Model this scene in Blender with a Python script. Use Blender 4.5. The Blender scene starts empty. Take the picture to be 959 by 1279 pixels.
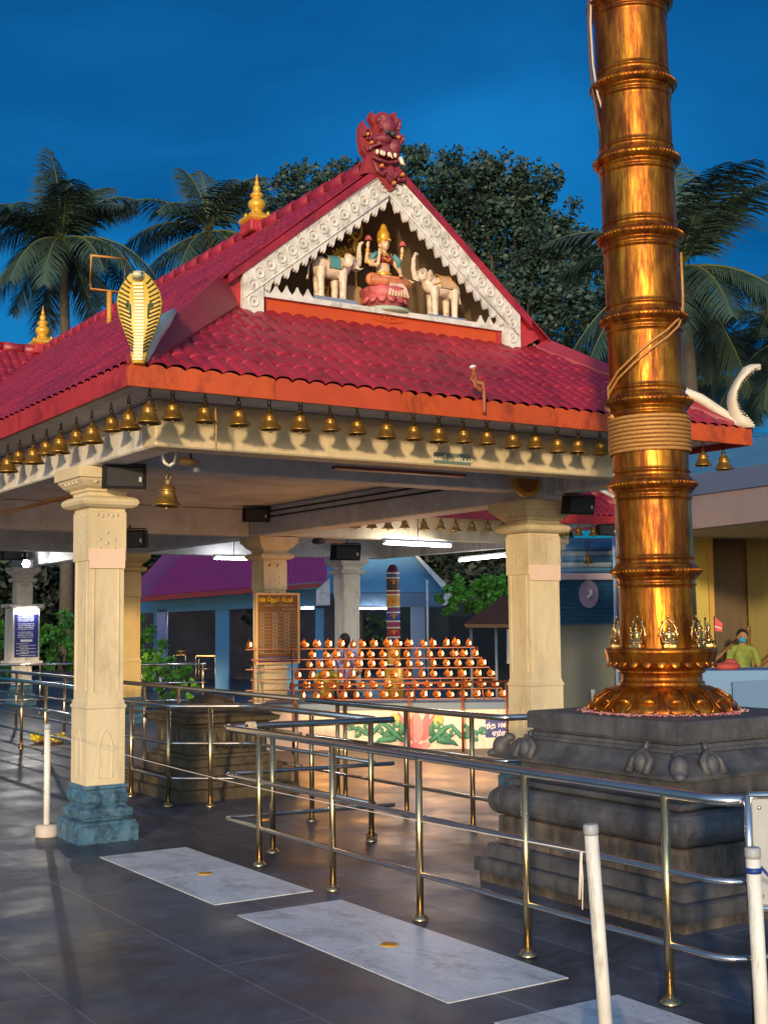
import bpy, bmesh, math, random
from mathutils import Vector, Matrix, noise
from math import radians as R, sin, cos, pi, sqrt, atan2, tan
random.seed(11)
V = Vector
scn = bpy.context.scene
COL = scn.collection
# ---------------------------------------------------------------- camera solve (measured from building lines)
W_PX, H_PX = 959, 1279
FPX, PITCH, ROLL, YAW = 1595.97678, 0.0840043623, -0.00994352508, 0.577220979
CAMH = 1.65
_f = V((sin(YAW)*cos(PITCH), cos(YAW)*cos(PITCH), sin(PITCH)))
_r0 = V((cos(YAW), -sin(YAW), 0)); _u0 = _r0.cross(_f)
CR = _r0*cos(ROLL) + _u0*sin(ROLL); CU = -_r0*sin(ROLL) + _u0*cos(ROLL); CF = _f
EYE = V((0, 0, CAMH))
FLAT = V((sin(YAW), cos(YAW), 0)); SIDE = V((cos(YAW), -sin(YAW), 0))
def ray(x, y): return CF + CR*((x-479.5)/FPX) - CU*((y-639.5)/FPX)
def az(x, y, z=0.0): d = ray(x, y); return EYE + d*((z-CAMH)/d.z)
def ay(x, y, Y): d = ray(x, y); return EYE + d*(Y/d.y)
def ax(x, y, X): d = ray(x, y); return EYE + d*(X/d.x)
def ad(x, y, D): d = ray(x, y); return EYE + d*(D/(d.x*FLAT.x + d.y*FLAT.y))     # at a horizontal distance D straight ahead
cam = bpy.data.cameras.new('camera'); camo = bpy.data.objects.new('camera', cam); COL.objects.link(camo)
camo.matrix_world = Matrix(((CR.x, CU.x, -CF.x, 0), (CR.y, CU.y, -CF.y, 0), (CR.z, CU.z, -CF.z, CAMH), (0, 0, 0, 1)))
cam.sensor_fit = 'VERTICAL'; cam.sensor_height = 24; cam.lens = FPX/H_PX*24; cam.clip_end = 3000; cam.clip_start = .05
scn.camera = camo
# ---------------------------------------------------------------- materials
MATS = {}
def mat(name, col, rough=.6, metal=0, var=0, vscale=4, bump=0, bscale=30, spec=.5, emit=None, estr=0, stretch=None, col2=None, aniso=0, coat=0, sharp=.5):
    if name in MATS: return MATS[name]
    m = bpy.data.materials.new(name); m.use_nodes = True; nt = m.node_tree; b = nt.nodes['Principled BSDF']
    b.inputs['Base Color'].default_value = (*col, 1); b.inputs['Roughness'].default_value = rough
    b.inputs['Metallic'].default_value = metal; b.inputs['Specular IOR Level'].default_value = spec
    if coat: b.inputs['Coat Weight'].default_value = coat; b.inputs['Coat Roughness'].default_value = .15
    if emit: b.inputs['Emission Color'].default_value = (*emit, 1); b.inputs['Emission Strength'].default_value = estr
    if var or bump or col2:
        tc = nt.nodes.new('ShaderNodeTexCoord'); mp = nt.nodes.new('ShaderNodeMapping'); nt.links.new(tc.outputs['Object'], mp.inputs[0])
        if stretch: mp.inputs['Scale'].default_value = stretch
        if var or col2:
            n = nt.nodes.new('ShaderNodeTexNoise'); n.inputs['Scale'].default_value = vscale; n.inputs['Detail'].default_value = 7; n.inputs['Roughness'].default_value = .65
            nt.links.new(mp.outputs[0], n.inputs['Vector'])
            rp = nt.nodes.new('ShaderNodeValToRGB'); rp.color_ramp.elements[0].position = .5-sharp*.4; rp.color_ramp.elements[1].position = .5+sharp*.4
            a = col2 if col2 else tuple(c*(1-var) for c in col); c2 = col if col2 else tuple(min(1, c*(1+var*.6)) for c in col)
            rp.color_ramp.elements[0].color = (*a, 1); rp.color_ramp.elements[1].color = (*c2, 1)
            nt.links.new(n.outputs[0], rp.inputs[0]); nt.links.new(rp.outputs[0], b.inputs['Base Color'])
            mr = nt.nodes.new('ShaderNodeMapRange'); mr.inputs[3].default_value = max(.03, rough*.8); mr.inputs[4].default_value = min(1, rough*1.25)
            nt.links.new(n.outputs[0], mr.inputs[0]); nt.links.new(mr.outputs[0], b.inputs['Roughness'])
        if bump:
            n2 = nt.nodes.new('ShaderNodeTexNoise'); n2.inputs['Scale'].default_value = bscale; n2.inputs['Detail'].default_value = 5
            nt.links.new(mp.outputs[0], n2.inputs['Vector'])
            bp = nt.nodes.new('ShaderNodeBump'); bp.inputs['Strength'].default_value = bump; bp.inputs['Distance'].default_value = .02
            nt.links.new(n2.outputs[0], bp.inputs['Height']); nt.links.new(bp.outputs[0], b.inputs['Normal'])
    MATS[name] = m; return m
cream = mat('cream_paint', (.68, .55, .34), .55, var=.14, vscale=3, stretch=(1, 1, .35), bump=.05, bscale=60)
creamw = mat('pale_plaster', (.76, .70, .62), .6, var=.10, vscale=3, bump=.06, bscale=50)
peach = mat('peach_paint', (.80, .56, .42), .55, var=.08)
ceil_m = mat('ceiling_paint', (.66, .66, .68), .6, var=.14, vscale=1.2)
teal = mat('blue_grey_paint', (.10, .20, .27), .5, col2=(.04, .12, .20), vscale=6, bump=.2, bscale=14)
def tile_material(name, c1, c2):
    return mat(name, c1, .42, var=.3, col2=c2, vscale=1.6, bump=.1, bscale=80, spec=.55)
tile_m = tile_material('magenta_red_tile', (.42, .020, .036), (.22, .013, .030))
fascia_o = mat('orange_red_board', (.52, .075, .010), .5, var=.15, vscale=3)
fascia_r = mat('crimson_board', (.42, .03, .035), .5, var=.15, vscale=3)
white_f = mat('white_fretwork', (.70, .66, .60), .55, var=.10, vscale=9)
grey_f = mat('fretwork_hole_shade', (.42, .38, .34), .7)  # darker grey stands for the shade inside the fretwork holes
brass = mat('aged_brass', (.40, .22, .05), .38, metal=.75, var=.6, vscale=14, bump=.1, bscale=60)
brass_d = mat('dull_brass', (.30, .20, .09), .5, metal=.6, var=.3, vscale=20)
iron = mat('dark_iron', (.05, .045, .04), .6, metal=.5)
steel = mat('warm_lit_steel', (.56, .40, .20), .25, metal=.95, var=.12, vscale=5, bump=.02, bscale=100)  # gold tinge of warm reflections is put into the base colour
steelc = mat('bright_steel', (.62, .58, .54), .2, metal=.95, var=.1, vscale=7)
stone = mat('dark_granite', (.125, .120, .122), .58, col2=(.042, .044, .052), vscale=4, bump=.22, bscale=14, sharp=.5, stretch=(1, 1, .3))
stone_w = mat('weathered_granite', (.20, .15, .105), .7, col2=(.055, .048, .045), vscale=4, bump=.4, bscale=18, stretch=(1, 1, .5))
altar_m = mat('brown_stone', (.12, .085, .045), .6, col2=(.04, .03, .018), vscale=7, bump=.5, bscale=20)
black = mat('black_plastic', (.012, .012, .014), .7, var=.2, spec=.2)
darkg = mat('dark_grey_metal', (.03, .03, .034), .6, spec=.3)
whitep = mat('white_pipe', (.74, .70, .62), .45, var=.12, vscale=8)
greycap = mat('grey_cap', (.34, .35, .36), .5)
bluepaint = mat('sky_blue_paint', (.08, .27, .46), .6, var=.12, vscale=2)
bluedark = mat('dull_blue_paint', (.12, .20, .30), .65, var=.12, vscale=2)
violet = mat('lilac_paint', (.36, .34, .55), .6, var=.1)
navy = mat('navy_board', (.015, .02, .20), .4)
goldp = mat('yellow_gold_paint', (.70, .36, .03), .38, metal=.25, var=.25, vscale=12)
tube_m = mat('tube_light', (1, 1, 1), .5, emit=(.92, .95, 1), estr=32)
skin_s = mat('painted_skin', (.78, .50, .30), .45, var=.12, vscale=20)
eleph_m = mat('painted_elephant', (.80, .62, .46), .5, var=.14, vscale=14)
maroon = mat('maroon_paint', (.30, .03, .03), .5, var=.3, vscale=20)
rosy = mat('rose_paint', (.62, .12, .12), .5, var=.35, vscale=12)
tealc = mat('teal_cloth_paint', (.08, .26, .28), .5)
rope_m = mat('rope', (.50, .26, .08), .8, var=.3, vscale=40, bump=.3, bscale=120)
leaf_d = mat('dark_leaf', (.030, .062, .046), .55, var=.6, vscale=.6, spec=.4)
leaf_p = mat('palm_leaf', (.034, .064, .044), .5, var=.45, vscale=.7, spec=.5)
leaf_g = mat('lit_green_leaf', (.16, .42, .04), .5, var=.5, vscale=3)  # raised leaf colour stands for lamplight on the greenery
bark = mat('bark', (.07, .055, .04), .85, var=.4, vscale=5, bump=.4, bscale=12)
wood_y = mat('ochre_wall_paint', (.42, .33, .06), .7, var=.15, vscale=1.5)
brown_c = mat('brown_curtain', (.09, .055, .018), .7, var=.3, vscale=2, stretch=(6, 6, .4))
yellow_s = mat('yellow_sticker', (.75, .36, .02), .5)
marble = mat('white_marble', (.86, .85, .83), .4, col2=(.50, .51, .53), vscale=1.9, bump=.05, bscale=50, sharp=.75, stretch=(1, .6, 1))
red_m = mat('red_paint', (.5, .03, .03), .5)
def add_grime(m, scale=6, dark=.45, p0=.36, p1=.56, stretch=(1, 1, 1), dist=.3):
    nt = m.node_tree; b = nt.nodes['Principled BSDF']; tc = nt.nodes.new('ShaderNodeTexCoord'); mp = nt.nodes.new('ShaderNodeMapping'); mp.inputs['Scale'].default_value = stretch; mp.inputs['Location'].default_value = (3.1, 1.7, .4)
    n = nt.nodes.new('ShaderNodeTexNoise'); n.inputs['Scale'].default_value = scale; n.inputs['Detail'].default_value = 12; n.inputs['Roughness'].default_value = .78; n.inputs['Distortion'].default_value = dist
    r = nt.nodes.new('ShaderNodeValToRGB'); r.color_ramp.elements[0].position = p0; r.color_ramp.elements[0].color = (dark, dark*.97, dark*.93, 1); r.color_ramp.elements[1].position = p1; r.color_ramp.elements[1].color = (1, 1, 1, 1)
    x = nt.nodes.new('ShaderNodeMix'); x.data_type = 'RGBA'; x.blend_type = 'MULTIPLY'; x.inputs[0].default_value = 1
    bc = b.inputs['Base Color']
    if bc.is_linked: s_ = bc.links[0].from_socket; nt.links.new(s_, x.inputs[6])
    else: x.inputs[6].default_value = bc.default_value
    nt.links.new(tc.outputs['Object'], mp.inputs[0]); nt.links.new(mp.outputs[0], n.inputs['Vector']); nt.links.new(n.outputs[0], r.inputs[0]); nt.links.new(r.outputs[0], x.inputs[7]); nt.links.new(x.outputs[2], bc)
add_grime(tile_m, 5, .55, .38, .53); add_grime(cream, 4, .78, .36, .50, (1, 1, .3)); add_grime(creamw, 4, .6, .36, .52, (1, 1, .3)); add_grime(teal, 9, .35, .40, .55)
add_grime(white_f, 7, .6, .36, .52); add_grime(fascia_o, 6, .55, .38, .52, (1, 1, .5)); add_grime(fascia_r, 6, .55, .38, .52); add_grime(marble, 3.2, .62, .38, .50, (1, .5, 1), .8); add_grime(marble, 22, .85, .40, .5); add_grime(stone, 9, .68, .42, .58); add_grime(stone_w, 7, .4, .42, .58, (1, 1, .4)); add_grime(whitep, 12, .6, .38, .5, (1, 1, .2))
add_grime(ceil_m, 1.5, .7, .38, .58); add_grime(skin_s, 22, .55, .38, .5); add_grime(eleph_m, 18, .55, .40, .52); add_grime(rosy, 20, .5, .4, .55)
# ---------------------------------------------------------------- mesh builder
class MB:
    def __init__(s): s.v = []; s.f = []; s.m = []; s.sm = []
    def add(s, vs, fs, mi=0, smooth=False):
        o = len(s.v); s.v += [tuple(p) for p in vs]
        for f in fs: s.f.append([i+o for i in f]); s.m.append(mi); s.sm.append(smooth)
        return s
    def box(s, c, h, mi=0, M=None, bev=0):
        cx, cy, cz = c; hx, hy, hz = h
        if bev:
            b = min(bev, hx*.9, hy*.9, hz*.9); vs = []
            prof = [(-hz, 1), (-hz+b, 0), (hz-b, 0), (hz, 1)]
            for z, k in prof:
                ex, ey = hx-(b if k else 0), hy-(b if k else 0); bb = b*.7
                vs += [V((x, y, z)) for x, y in ((-ex+bb, -ey), (ex-bb, -ey), (ex, -ey+bb), (ex, ey-bb), (ex-bb, ey), (-ex+bb, ey), (-ex, ey-bb), (-ex, -ey+bb))]
            fs = [list(range(7, -1, -1)), list(range(24, 32))]
            for k in range(3):
                for i in range(8): j = (i+1) % 8; fs.append([k*8+i, k*8+j, k*8+8+j, k*8+8+i])
        else:
            vs = [V((x*hx, y*hy, z*hz)) for z in (-1, 1) for x, y in ((-1, -1), (1, -1), (1, 1), (-1, 1))]
            fs = [[3, 2, 1, 0], [4, 5, 6, 7], [0, 1, 5, 4], [1, 2, 6, 5], [2, 3, 7, 6], [3, 0, 4, 7]]
        if M is not None: vs = [M @ p for p in vs]
        return s.add([p+V(c) for p in vs], fs, mi)
    def tube(s, pts, r, n=10, mi=0, cap=True, closed=False):
        pts = [V(p) for p in pts]; k = len(pts); rr = r if isinstance(r, (list, tuple)) else [r]*k
        vs = []; up = None
        for i, p in enumerate(pts):
            if closed: t = (pts[(i+1) % k]-pts[i-1])
            else: t = (pts[min(i+1, k-1)]-pts[max(i-1, 0)])
            t.normalize()
            if up is None: a = V((0, 0, 1)) if abs(t.z) < .9 else V((1, 0, 0)); up = a-t*a.dot(t)
            else: up = up-t*up.dot(t)
            up.normalize(); w = t.cross(up)
            for j in range(n): a = 2*pi*j/n; vs.append(p+(up*cos(a)+w*sin(a))*rr[i])
        fs = []
        for i in range(k if closed else k-1):
            i2 = (i+1) % k
            for j in range(n): j2 = (j+1) % n; fs.append([i*n+j, i*n+j2, i2*n+j2, i2*n+j])
        s.add(vs, fs, mi, True)
        if cap and not closed: s.add(vs[:n], [list(range(n-1, -1, -1))], mi); s.add(vs[-n:], [list(range(n))], mi)
        return s
    def lathe(s, prof, c=(0, 0, 0), n=24, mi=0, M=None, smooth=True, a0=0, a1=2*pi, sq=None):
        c = V(c); vs = []; full = abs(a1-a0-2*pi) < 1e-6; nn = n if full else n+1
        for r, z in prof:
            for j in range(nn):
                a = a0+(a1-a0)*j/n; p = V((r*cos(a), r*sin(a), z))
                if M is not None: p = M @ p
                vs.append(p+c)
        fs = []
        for i in range(len(prof)-1):
            for j in range(n if full else n): j2 = (j+1) % nn; fs.append([i*nn+j, i*nn+j2, (i+1)*nn+j2, (i+1)*nn+j])
        return s.add(vs, fs, mi, smooth)
    def sqlathe(s, prof, c=(0, 0), rx=1, mi=0, dx=0, ch=0):   # square tower: profile (half, z), rectangular by dx; ch = corner cut
        vs = []
        for h, z in prof:
            a, b = h+dx, h
            vs += [V((c[0]+x, c[1]+y, z)) for x, y in ((-a, -b), (a, -b), (a, b), (-a, b))]
        fs = [[3, 2, 1, 0], [len(vs)-4, len(vs)-3, len(vs)-2, len(vs)-1]]
        for i in range(len(prof)-1):
            for j in range(4): k = (j+1) % 4; fs.append([i*4+j, i*4+k, i*4+4+k, i*4+4+j])
        return s.add(vs, fs, mi)
    def ell(s, c, r, mi=0, M=None, n=14, m=9, smooth=True):
        c = V(c); vs = []
        for i in range(m+1):
            t = pi*i/m
            for j in range(n):
                a = 2*pi*j/n; p = V((r[0]*sin(t)*cos(a), r[1]*sin(t)*sin(a), r[2]*cos(t)))
                if M is not None: p = M @ p
                vs.append(c+p)
        fs = []
        for i in range(m):
            for j in range(n): j2 = (j+1) % n; fs.append([i*n+j, i*n+n+j, i*n+n+j2, i*n+j2])
        return s.add(vs, fs, mi, smooth)
    def prism(s, poly, d, mi=0, smooth=False):     # poly: list of 3D points, extruded by vector d
        k = len(poly); poly = [V(p) for p in poly]; d = V(d)
        vs = poly+[p+d for p in poly]; fs = [list(range(k-1, -1, -1)), list(range(k, 2*k))]
        s.add(vs, fs, mi)
        return s.add(vs, [[i, (i+1) % k, k+(i+1) % k, k+i] for i in range(k)], mi, smooth)
    def build(s, name, mats, parent=None, origin=None):
        me = bpy.data.meshes.new(name)
        o = V(origin) if origin is not None else (V(parent['_o']) if parent is not None and '_o' in parent else V((0, 0, 0)))
        me.from_pydata([tuple(V(p)-o) for p in s.v], [], s.f)
        for m in (mats if isinstance(mats, (list, tuple)) else [mats]): me.materials.append(m)
        me.polygons.foreach_set('material_index', s.m); me.polygons.foreach_set('use_smooth', s.sm)
        bm = bmesh.new(); bm.from_mesh(me); bmesh.ops.remove_doubles(bm, verts=bm.verts, dist=1e-5)
        bmesh.ops.dissolve_degenerate(bm, edges=bm.edges, dist=1e-6)
        bmesh.ops.recalc_face_normals(bm, faces=bm.faces); bm.to_mesh(me); bm.free()
        ob = bpy.data.objects.new(name, me); COL.objects.link(ob)
        if parent is not None: ob.parent = parent; ob['_o'] = tuple(o)
        else: ob.location = o; ob['_o'] = tuple(o)
        return ob
def tag(o, label, cat=None, group=None, kind=None):
    if label: o['label'] = label
    if cat: o['category'] = cat
    if group: o['group'] = group
    if kind: o['kind'] = kind
    return o
def thing(name, loc, label, cat, group=None, rz=0):
    o = bpy.data.objects.new(name, None); COL.objects.link(o); o.location = loc; o.rotation_euler = (0, 0, rz)
    o.empty_display_size = .2; o['_o'] = tuple(loc); return tag(o, label, cat, group)
def proto(name, label, cat, group=None): return thing(name, (0, 0, 0), label, cat, group)
def dup(root, loc, label, rz=0, sc=1, group=None, rot=None):
    def cp(o, par):
        c = o.copy(); COL.objects.link(c); c.parent = par
        for ch in o.children: cp(ch, c)
        return c
    r = cp(root, None); r.location = loc; r.rotation_euler = rot if rot else (0, 0, rz); r.scale = (sc, sc, sc); r['label'] = label
    if group: r['group'] = group
    return r
def place(root, loc, label, rz=0, sc=1, rot=None):
    root.location = loc; root.rotation_euler = rot if rot else (0, 0, rz); root.scale = (sc, sc, sc); root['label'] = label; return root
def remesh(ob, voxel, smooth=3):      # fuse the shapes of one part into one continuous skin
    m = ob.modifiers.new('r', 'REMESH'); m.mode = 'VOXEL'; m.voxel_size = voxel; m.use_smooth_shade = True
    if smooth: s = ob.modifiers.new('s', 'SMOOTH'); s.iterations = smooth; s.factor = .5
    dg = bpy.context.evaluated_depsgraph_get(); me = bpy.data.meshes.new_from_object(ob.evaluated_get(dg))
    ob.modifiers.clear(); old = ob.data; mats = list(old.materials); ob.data = me
    me.materials.clear(); me.materials.append(mats[0])
    me.polygons.foreach_set('material_index', [0]*len(me.polygons)); me.polygons.foreach_set('use_smooth', [True]*len(me.polygons))
    return ob
def text_mesh(txt, size, M, m, parent, name='lettering', depth=.002, origin=None, bold=0):
    cu = bpy.data.curves.new('t', 'FONT'); cu.body = txt; cu.size = size; cu.extrude = depth; cu.align_x = 'CENTER'; cu.align_y = 'CENTER'; cu.offset = bold; cu.resolution_u = 3
    t = bpy.data.objects.new('t', cu); COL.objects.link(t); dg = bpy.context.evaluated_depsgraph_get(); dg.update()
    me = bpy.data.meshes.new_from_object(t.evaluated_get(dg)); bpy.data.objects.remove(t)
    o = V(parent['_o']); me.transform(Matrix.Translation(-o) @ M); me.materials.clear(); me.materials.append(m)
    ob = bpy.data.objects.new(name, me); COL.objects.link(ob); ob.parent = parent; ob['_o'] = tuple(o); return ob
def basis(o, x, z):     # matrix: local x->x, local y(up of text)->z, normal = x cross z
    x = V(x).normalized(); z = V(z).normalized(); n = x.cross(z)
    return Matrix(((x.x, z.x, n.x, o[0]), (x.y, z.y, n.y, o[1]), (x.z, z.z, n.z, o[2]), (0, 0, 0, 1)))
ORD = ['first', 'second', 'third', 'fourth', 'fifth', 'sixth', 'seventh', 'eighth', 'ninth', 'tenth', 'eleventh', 'twelfth', 'thirteenth', 'fourteenth', 'fifteenth', 'sixteenth', 'seventeenth', 'eighteenth', 'nineteenth', 'twentieth']
# ---------------------------------------------------------------- sky, sun
w = bpy.data.worlds.new('World'); scn.world = w; w.use_nodes = True; nt = w.node_tree; bg = nt.nodes['Background']
SUN_EL, SUN_DIR = R(7.8), V((.648, .762, 0)).normalized()
sky = nt.nodes.new('ShaderNodeTexSky'); sky.sky_type = 'NISHITA'; sky.sun_disc = False; sky.sun_elevation = SUN_EL
sky.sun_rotation = atan2(-SUN_DIR.x, -SUN_DIR.y); sky.air_density = 1.0; sky.dust_density = .3; sky.ozone_density = 3
tcw = nt.nodes.new('ShaderNodeTexCoord'); mpw = nt.nodes.new('ShaderNodeMapping'); mpw.inputs['Scale'].default_value = (1, 1, 2.6)
nz = nt.nodes.new('ShaderNodeTexNoise'); nz.inputs['Scale'].default_value = 1.9; nz.inputs['Roughness'].default_value = .5; nz.inputs['Distortion'].default_value = .4; nz.inputs['Detail'].default_value = 6
nt.links.new(tcw.outputs['Generated'], mpw.inputs[0]); nt.links.new(mpw.outputs[0], nz.inputs['Vector'])
crw = nt.nodes.new('ShaderNodeValToRGB'); crw.color_ramp.elements[0].position = .34; crw.color_ramp.elements[0].color = (.006, .20, .41, 1)
crw.color_ramp.elements[1].position = .68; crw.color_ramp.elements[1].color = (.055, .62, .98, 1)
nt.links.new(nz.outputs[0], crw.inputs[0])
mx = nt.nodes.new('ShaderNodeMix'); mx.data_type = 'RGBA'; mx.blend_type = 'MULTIPLY'; mx.inputs[0].default_value = 1
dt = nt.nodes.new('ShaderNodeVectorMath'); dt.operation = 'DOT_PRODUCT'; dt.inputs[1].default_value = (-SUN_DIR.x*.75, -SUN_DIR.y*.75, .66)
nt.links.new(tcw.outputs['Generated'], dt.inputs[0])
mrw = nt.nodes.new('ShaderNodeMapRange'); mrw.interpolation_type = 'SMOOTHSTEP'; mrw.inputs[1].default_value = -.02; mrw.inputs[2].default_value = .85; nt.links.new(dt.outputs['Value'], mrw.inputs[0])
mt = nt.nodes.new('ShaderNodeMix'); mt.data_type = 'RGBA'; nt.links.new(mrw.outputs[0], mt.inputs[0]); nt.links.new(crw.outputs[0], mt.inputs[6]); mt.inputs[7].default_value = (2.75, 2.65, 2.7, 1)   # sky brightened behind the viewer and overhead, added as fill light
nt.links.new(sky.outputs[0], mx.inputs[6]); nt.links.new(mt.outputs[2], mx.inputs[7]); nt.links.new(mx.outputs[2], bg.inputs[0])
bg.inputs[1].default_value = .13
su = bpy.data.lights.new('sun', 'SUN'); su.energy = 3.0; su.angle = R(3); su.color = (1, .76, .46)
so = bpy.data.objects.new('sun', su); COL.objects.link(so)
sd = V((SUN_DIR.x*cos(SUN_EL), SUN_DIR.y*cos(SUN_EL), -sin(SUN_EL))); so.rotation_euler = sd.to_track_quat('-Z', 'Y').to_euler()
vs = scn.view_settings; vs.view_transform = 'Standard'; vs.look = 'None'; vs.gamma = 1; vs.exposure = .22
# ---------------------------------------------------------------- floor
fm = bpy.data.materials.new('slate_floor'); fm.use_nodes = True; nt = fm.node_tree; b = nt.nodes['Principled BSDF']
tc = nt.nodes.new('ShaderNodeTexCoord'); br = nt.nodes.new('ShaderNodeTexBrick'); mp = nt.nodes.new('ShaderNodeMapping')
mp.inputs['Location'].default_value = (.02, -.35, 0); mp.inputs['Rotation'].default_value = (0, 0, R(90))
nt.links.new(tc.outputs['Object'], mp.inputs[0]); nt.links.new(mp.outputs[0], br.inputs['Vector'])
br.inputs['Scale'].default_value = 1; br.inputs['Brick Width'].default_value = 1.9; br.inputs['Row Height'].default_value = .8; br.inputs['Mortar Size'].default_value = .004; br.offset = .5; br.inputs['Mortar Smooth'].default_value = .2
br.inputs['Color1'].default_value = (.046, .056, .074, 1); br.inputs['Color2'].default_value = (.070, .077, .092, 1); br.inputs['Mortar'].default_value = (.17, .17, .17, 1)
n1 = nt.nodes.new('ShaderNodeTexNoise'); n1.inputs['Scale'].default_value = 1.3; n1.inputs['Detail'].default_value = 9; n1.inputs['Roughness'].default_value = .7
nt.links.new(tc.outputs['Object'], n1.inputs['Vector'])
rp = nt.nodes.new('ShaderNodeValToRGB'); rp.color_ramp.elements[0].position = .36; rp.color_ramp.elements[0].color = (.55, .57, .60, 1); rp.color_ramp.elements[1].position = .68; rp.color_ramp.elements[1].color = (1.9, 1.8, 1.7, 1)
nt.links.new(n1.outputs[0], rp.inputs[0])
mm = nt.nodes.new('ShaderNodeMix'); mm.data_type = 'RGBA'; mm.blend_type = 'MULTIPLY'; mm.inputs[0].default_value = 1
nt.links.new(br.outputs[0], mm.inputs[6]); nt.links.new(rp.outputs[0], mm.inputs[7]); nt.links.new(mm.outputs[2], b.inputs['Base Color'])
mr = nt.nodes.new('ShaderNodeMapRange'); mr.inputs[1].default_value = .3; mr.inputs[2].default_value = .7; mr.inputs[3].default_value = .30; mr.inputs[4].default_value = .62
nt.links.new(n1.outputs[0], mr.inputs[0]); nt.links.new(mr.outputs[0], b.inputs['Roughness'])
n4 = nt.nodes.new('ShaderNodeTexNoise'); n4.inputs['Scale'].default_value = .45; n4.inputs['Detail'].default_value = 12; n4.inputs['Roughness'].default_value = .8; n4.inputs['Distortion'].default_value = .6
nt.links.new(tc.outputs['Object'], n4.inputs['Vector']); rp4 = nt.nodes.new('ShaderNodeValToRGB'); rp4.color_ramp.elements[0].position = .42; rp4.color_ramp.elements[0].color = (.55, .55, .57, 1); rp4.color_ramp.elements[1].position = .60; rp4.color_ramp.elements[1].color = (1.5, 1.48, 1.45, 1)
nt.links.new(n4.outputs[0], rp4.inputs[0]); m5 = nt.nodes.new('ShaderNodeMix'); m5.data_type = 'RGBA'; m5.blend_type = 'MULTIPLY'; m5.inputs[0].default_value = 1
nt.links.new(mm.outputs[2], m5.inputs[6]); nt.links.new(rp4.outputs[0], m5.inputs[7]); nt.links.new(m5.outputs[2], b.inputs['Base Color'])
n3 = nt.nodes.new('ShaderNodeTexNoise'); n3.inputs['Scale'].default_value = 18; bp = nt.nodes.new('ShaderNodeBump'); bp.inputs['Strength'].default_value = .12; bp.inputs['Distance'].default_value = .01
nt.links.new(tc.outputs['Object'], n3.inputs['Vector']); nt.links.new(n3.outputs[0], bp.inputs['Height']); nt.links.new(bp.outputs[0], b.inputs['Normal'])
m = MB(); m.add([(-300, -200, 0), (400, -200, 0), (400, 600, 0), (-300, 600, 0)], [[0, 1, 2, 3]]); tag(m.build('floor', fm), 'dark slate tiled courtyard floor', kind='structure')
# white marble slabs and yellow stickers
SL = [((3.31, 3.97), (6.93, 8.80), 'white marble floor slab nearest the blue pillar base'), ((3.30, 3.98), (4.60, 6.62), 'white marble floor slab in the middle, crossed by a thin joint'),
      ((3.30, 3.98), (2.2, 4.28), 'white marble floor slab at the bottom edge, under the leaning white post')]
for (x0, x1), (y0, y1), lb in SL:
    m = MB()
    ys = [y0, (y0+y1)/2, y1]
    for k in range(2): m.box(((x0+x1)/2, (ys[k]+ys[k+1])/2, .002), ((x1-x0)/2, (ys[k+1]-ys[k])/2-.002, .002))
    tag(m.build('marble_slab', marble, origin=((x0+x1)/2, (y0+y1)/2, 0)), lb, 'slab', 'white marble slabs set in the floor')
for (px, py, lb) in [(256, 1092, 'yellow round sticker on the white slab nearest the blue pillar base'), (486, 1181, 'yellow round sticker on the middle white slab'), (330, 1024, 'yellow round sticker on the dark floor beside the two thin railing posts'), (157, 1022, 'yellow round sticker on the dark floor just right of the blue pillar base')]:
    p = az(px, py); m = MB(); m.lathe([(0, .007), (.048, .007), (.05, .0055), (.05, .001)], (p.x, p.y, 0), 28)
    m.tube([(p.x+.03*cos(t), p.y+.03*sin(t), .0072) for t in [i*pi/4 for i in range(8)]], .0022, 5, 1, closed=True)
    tag(m.build('floor_sticker', [yellow_s, mat('sticker_print', (.3, .12, .02), .6)], origin=(p.x, p.y, 0)), lb, 'sticker', 'yellow stickers on the floor')
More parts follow.
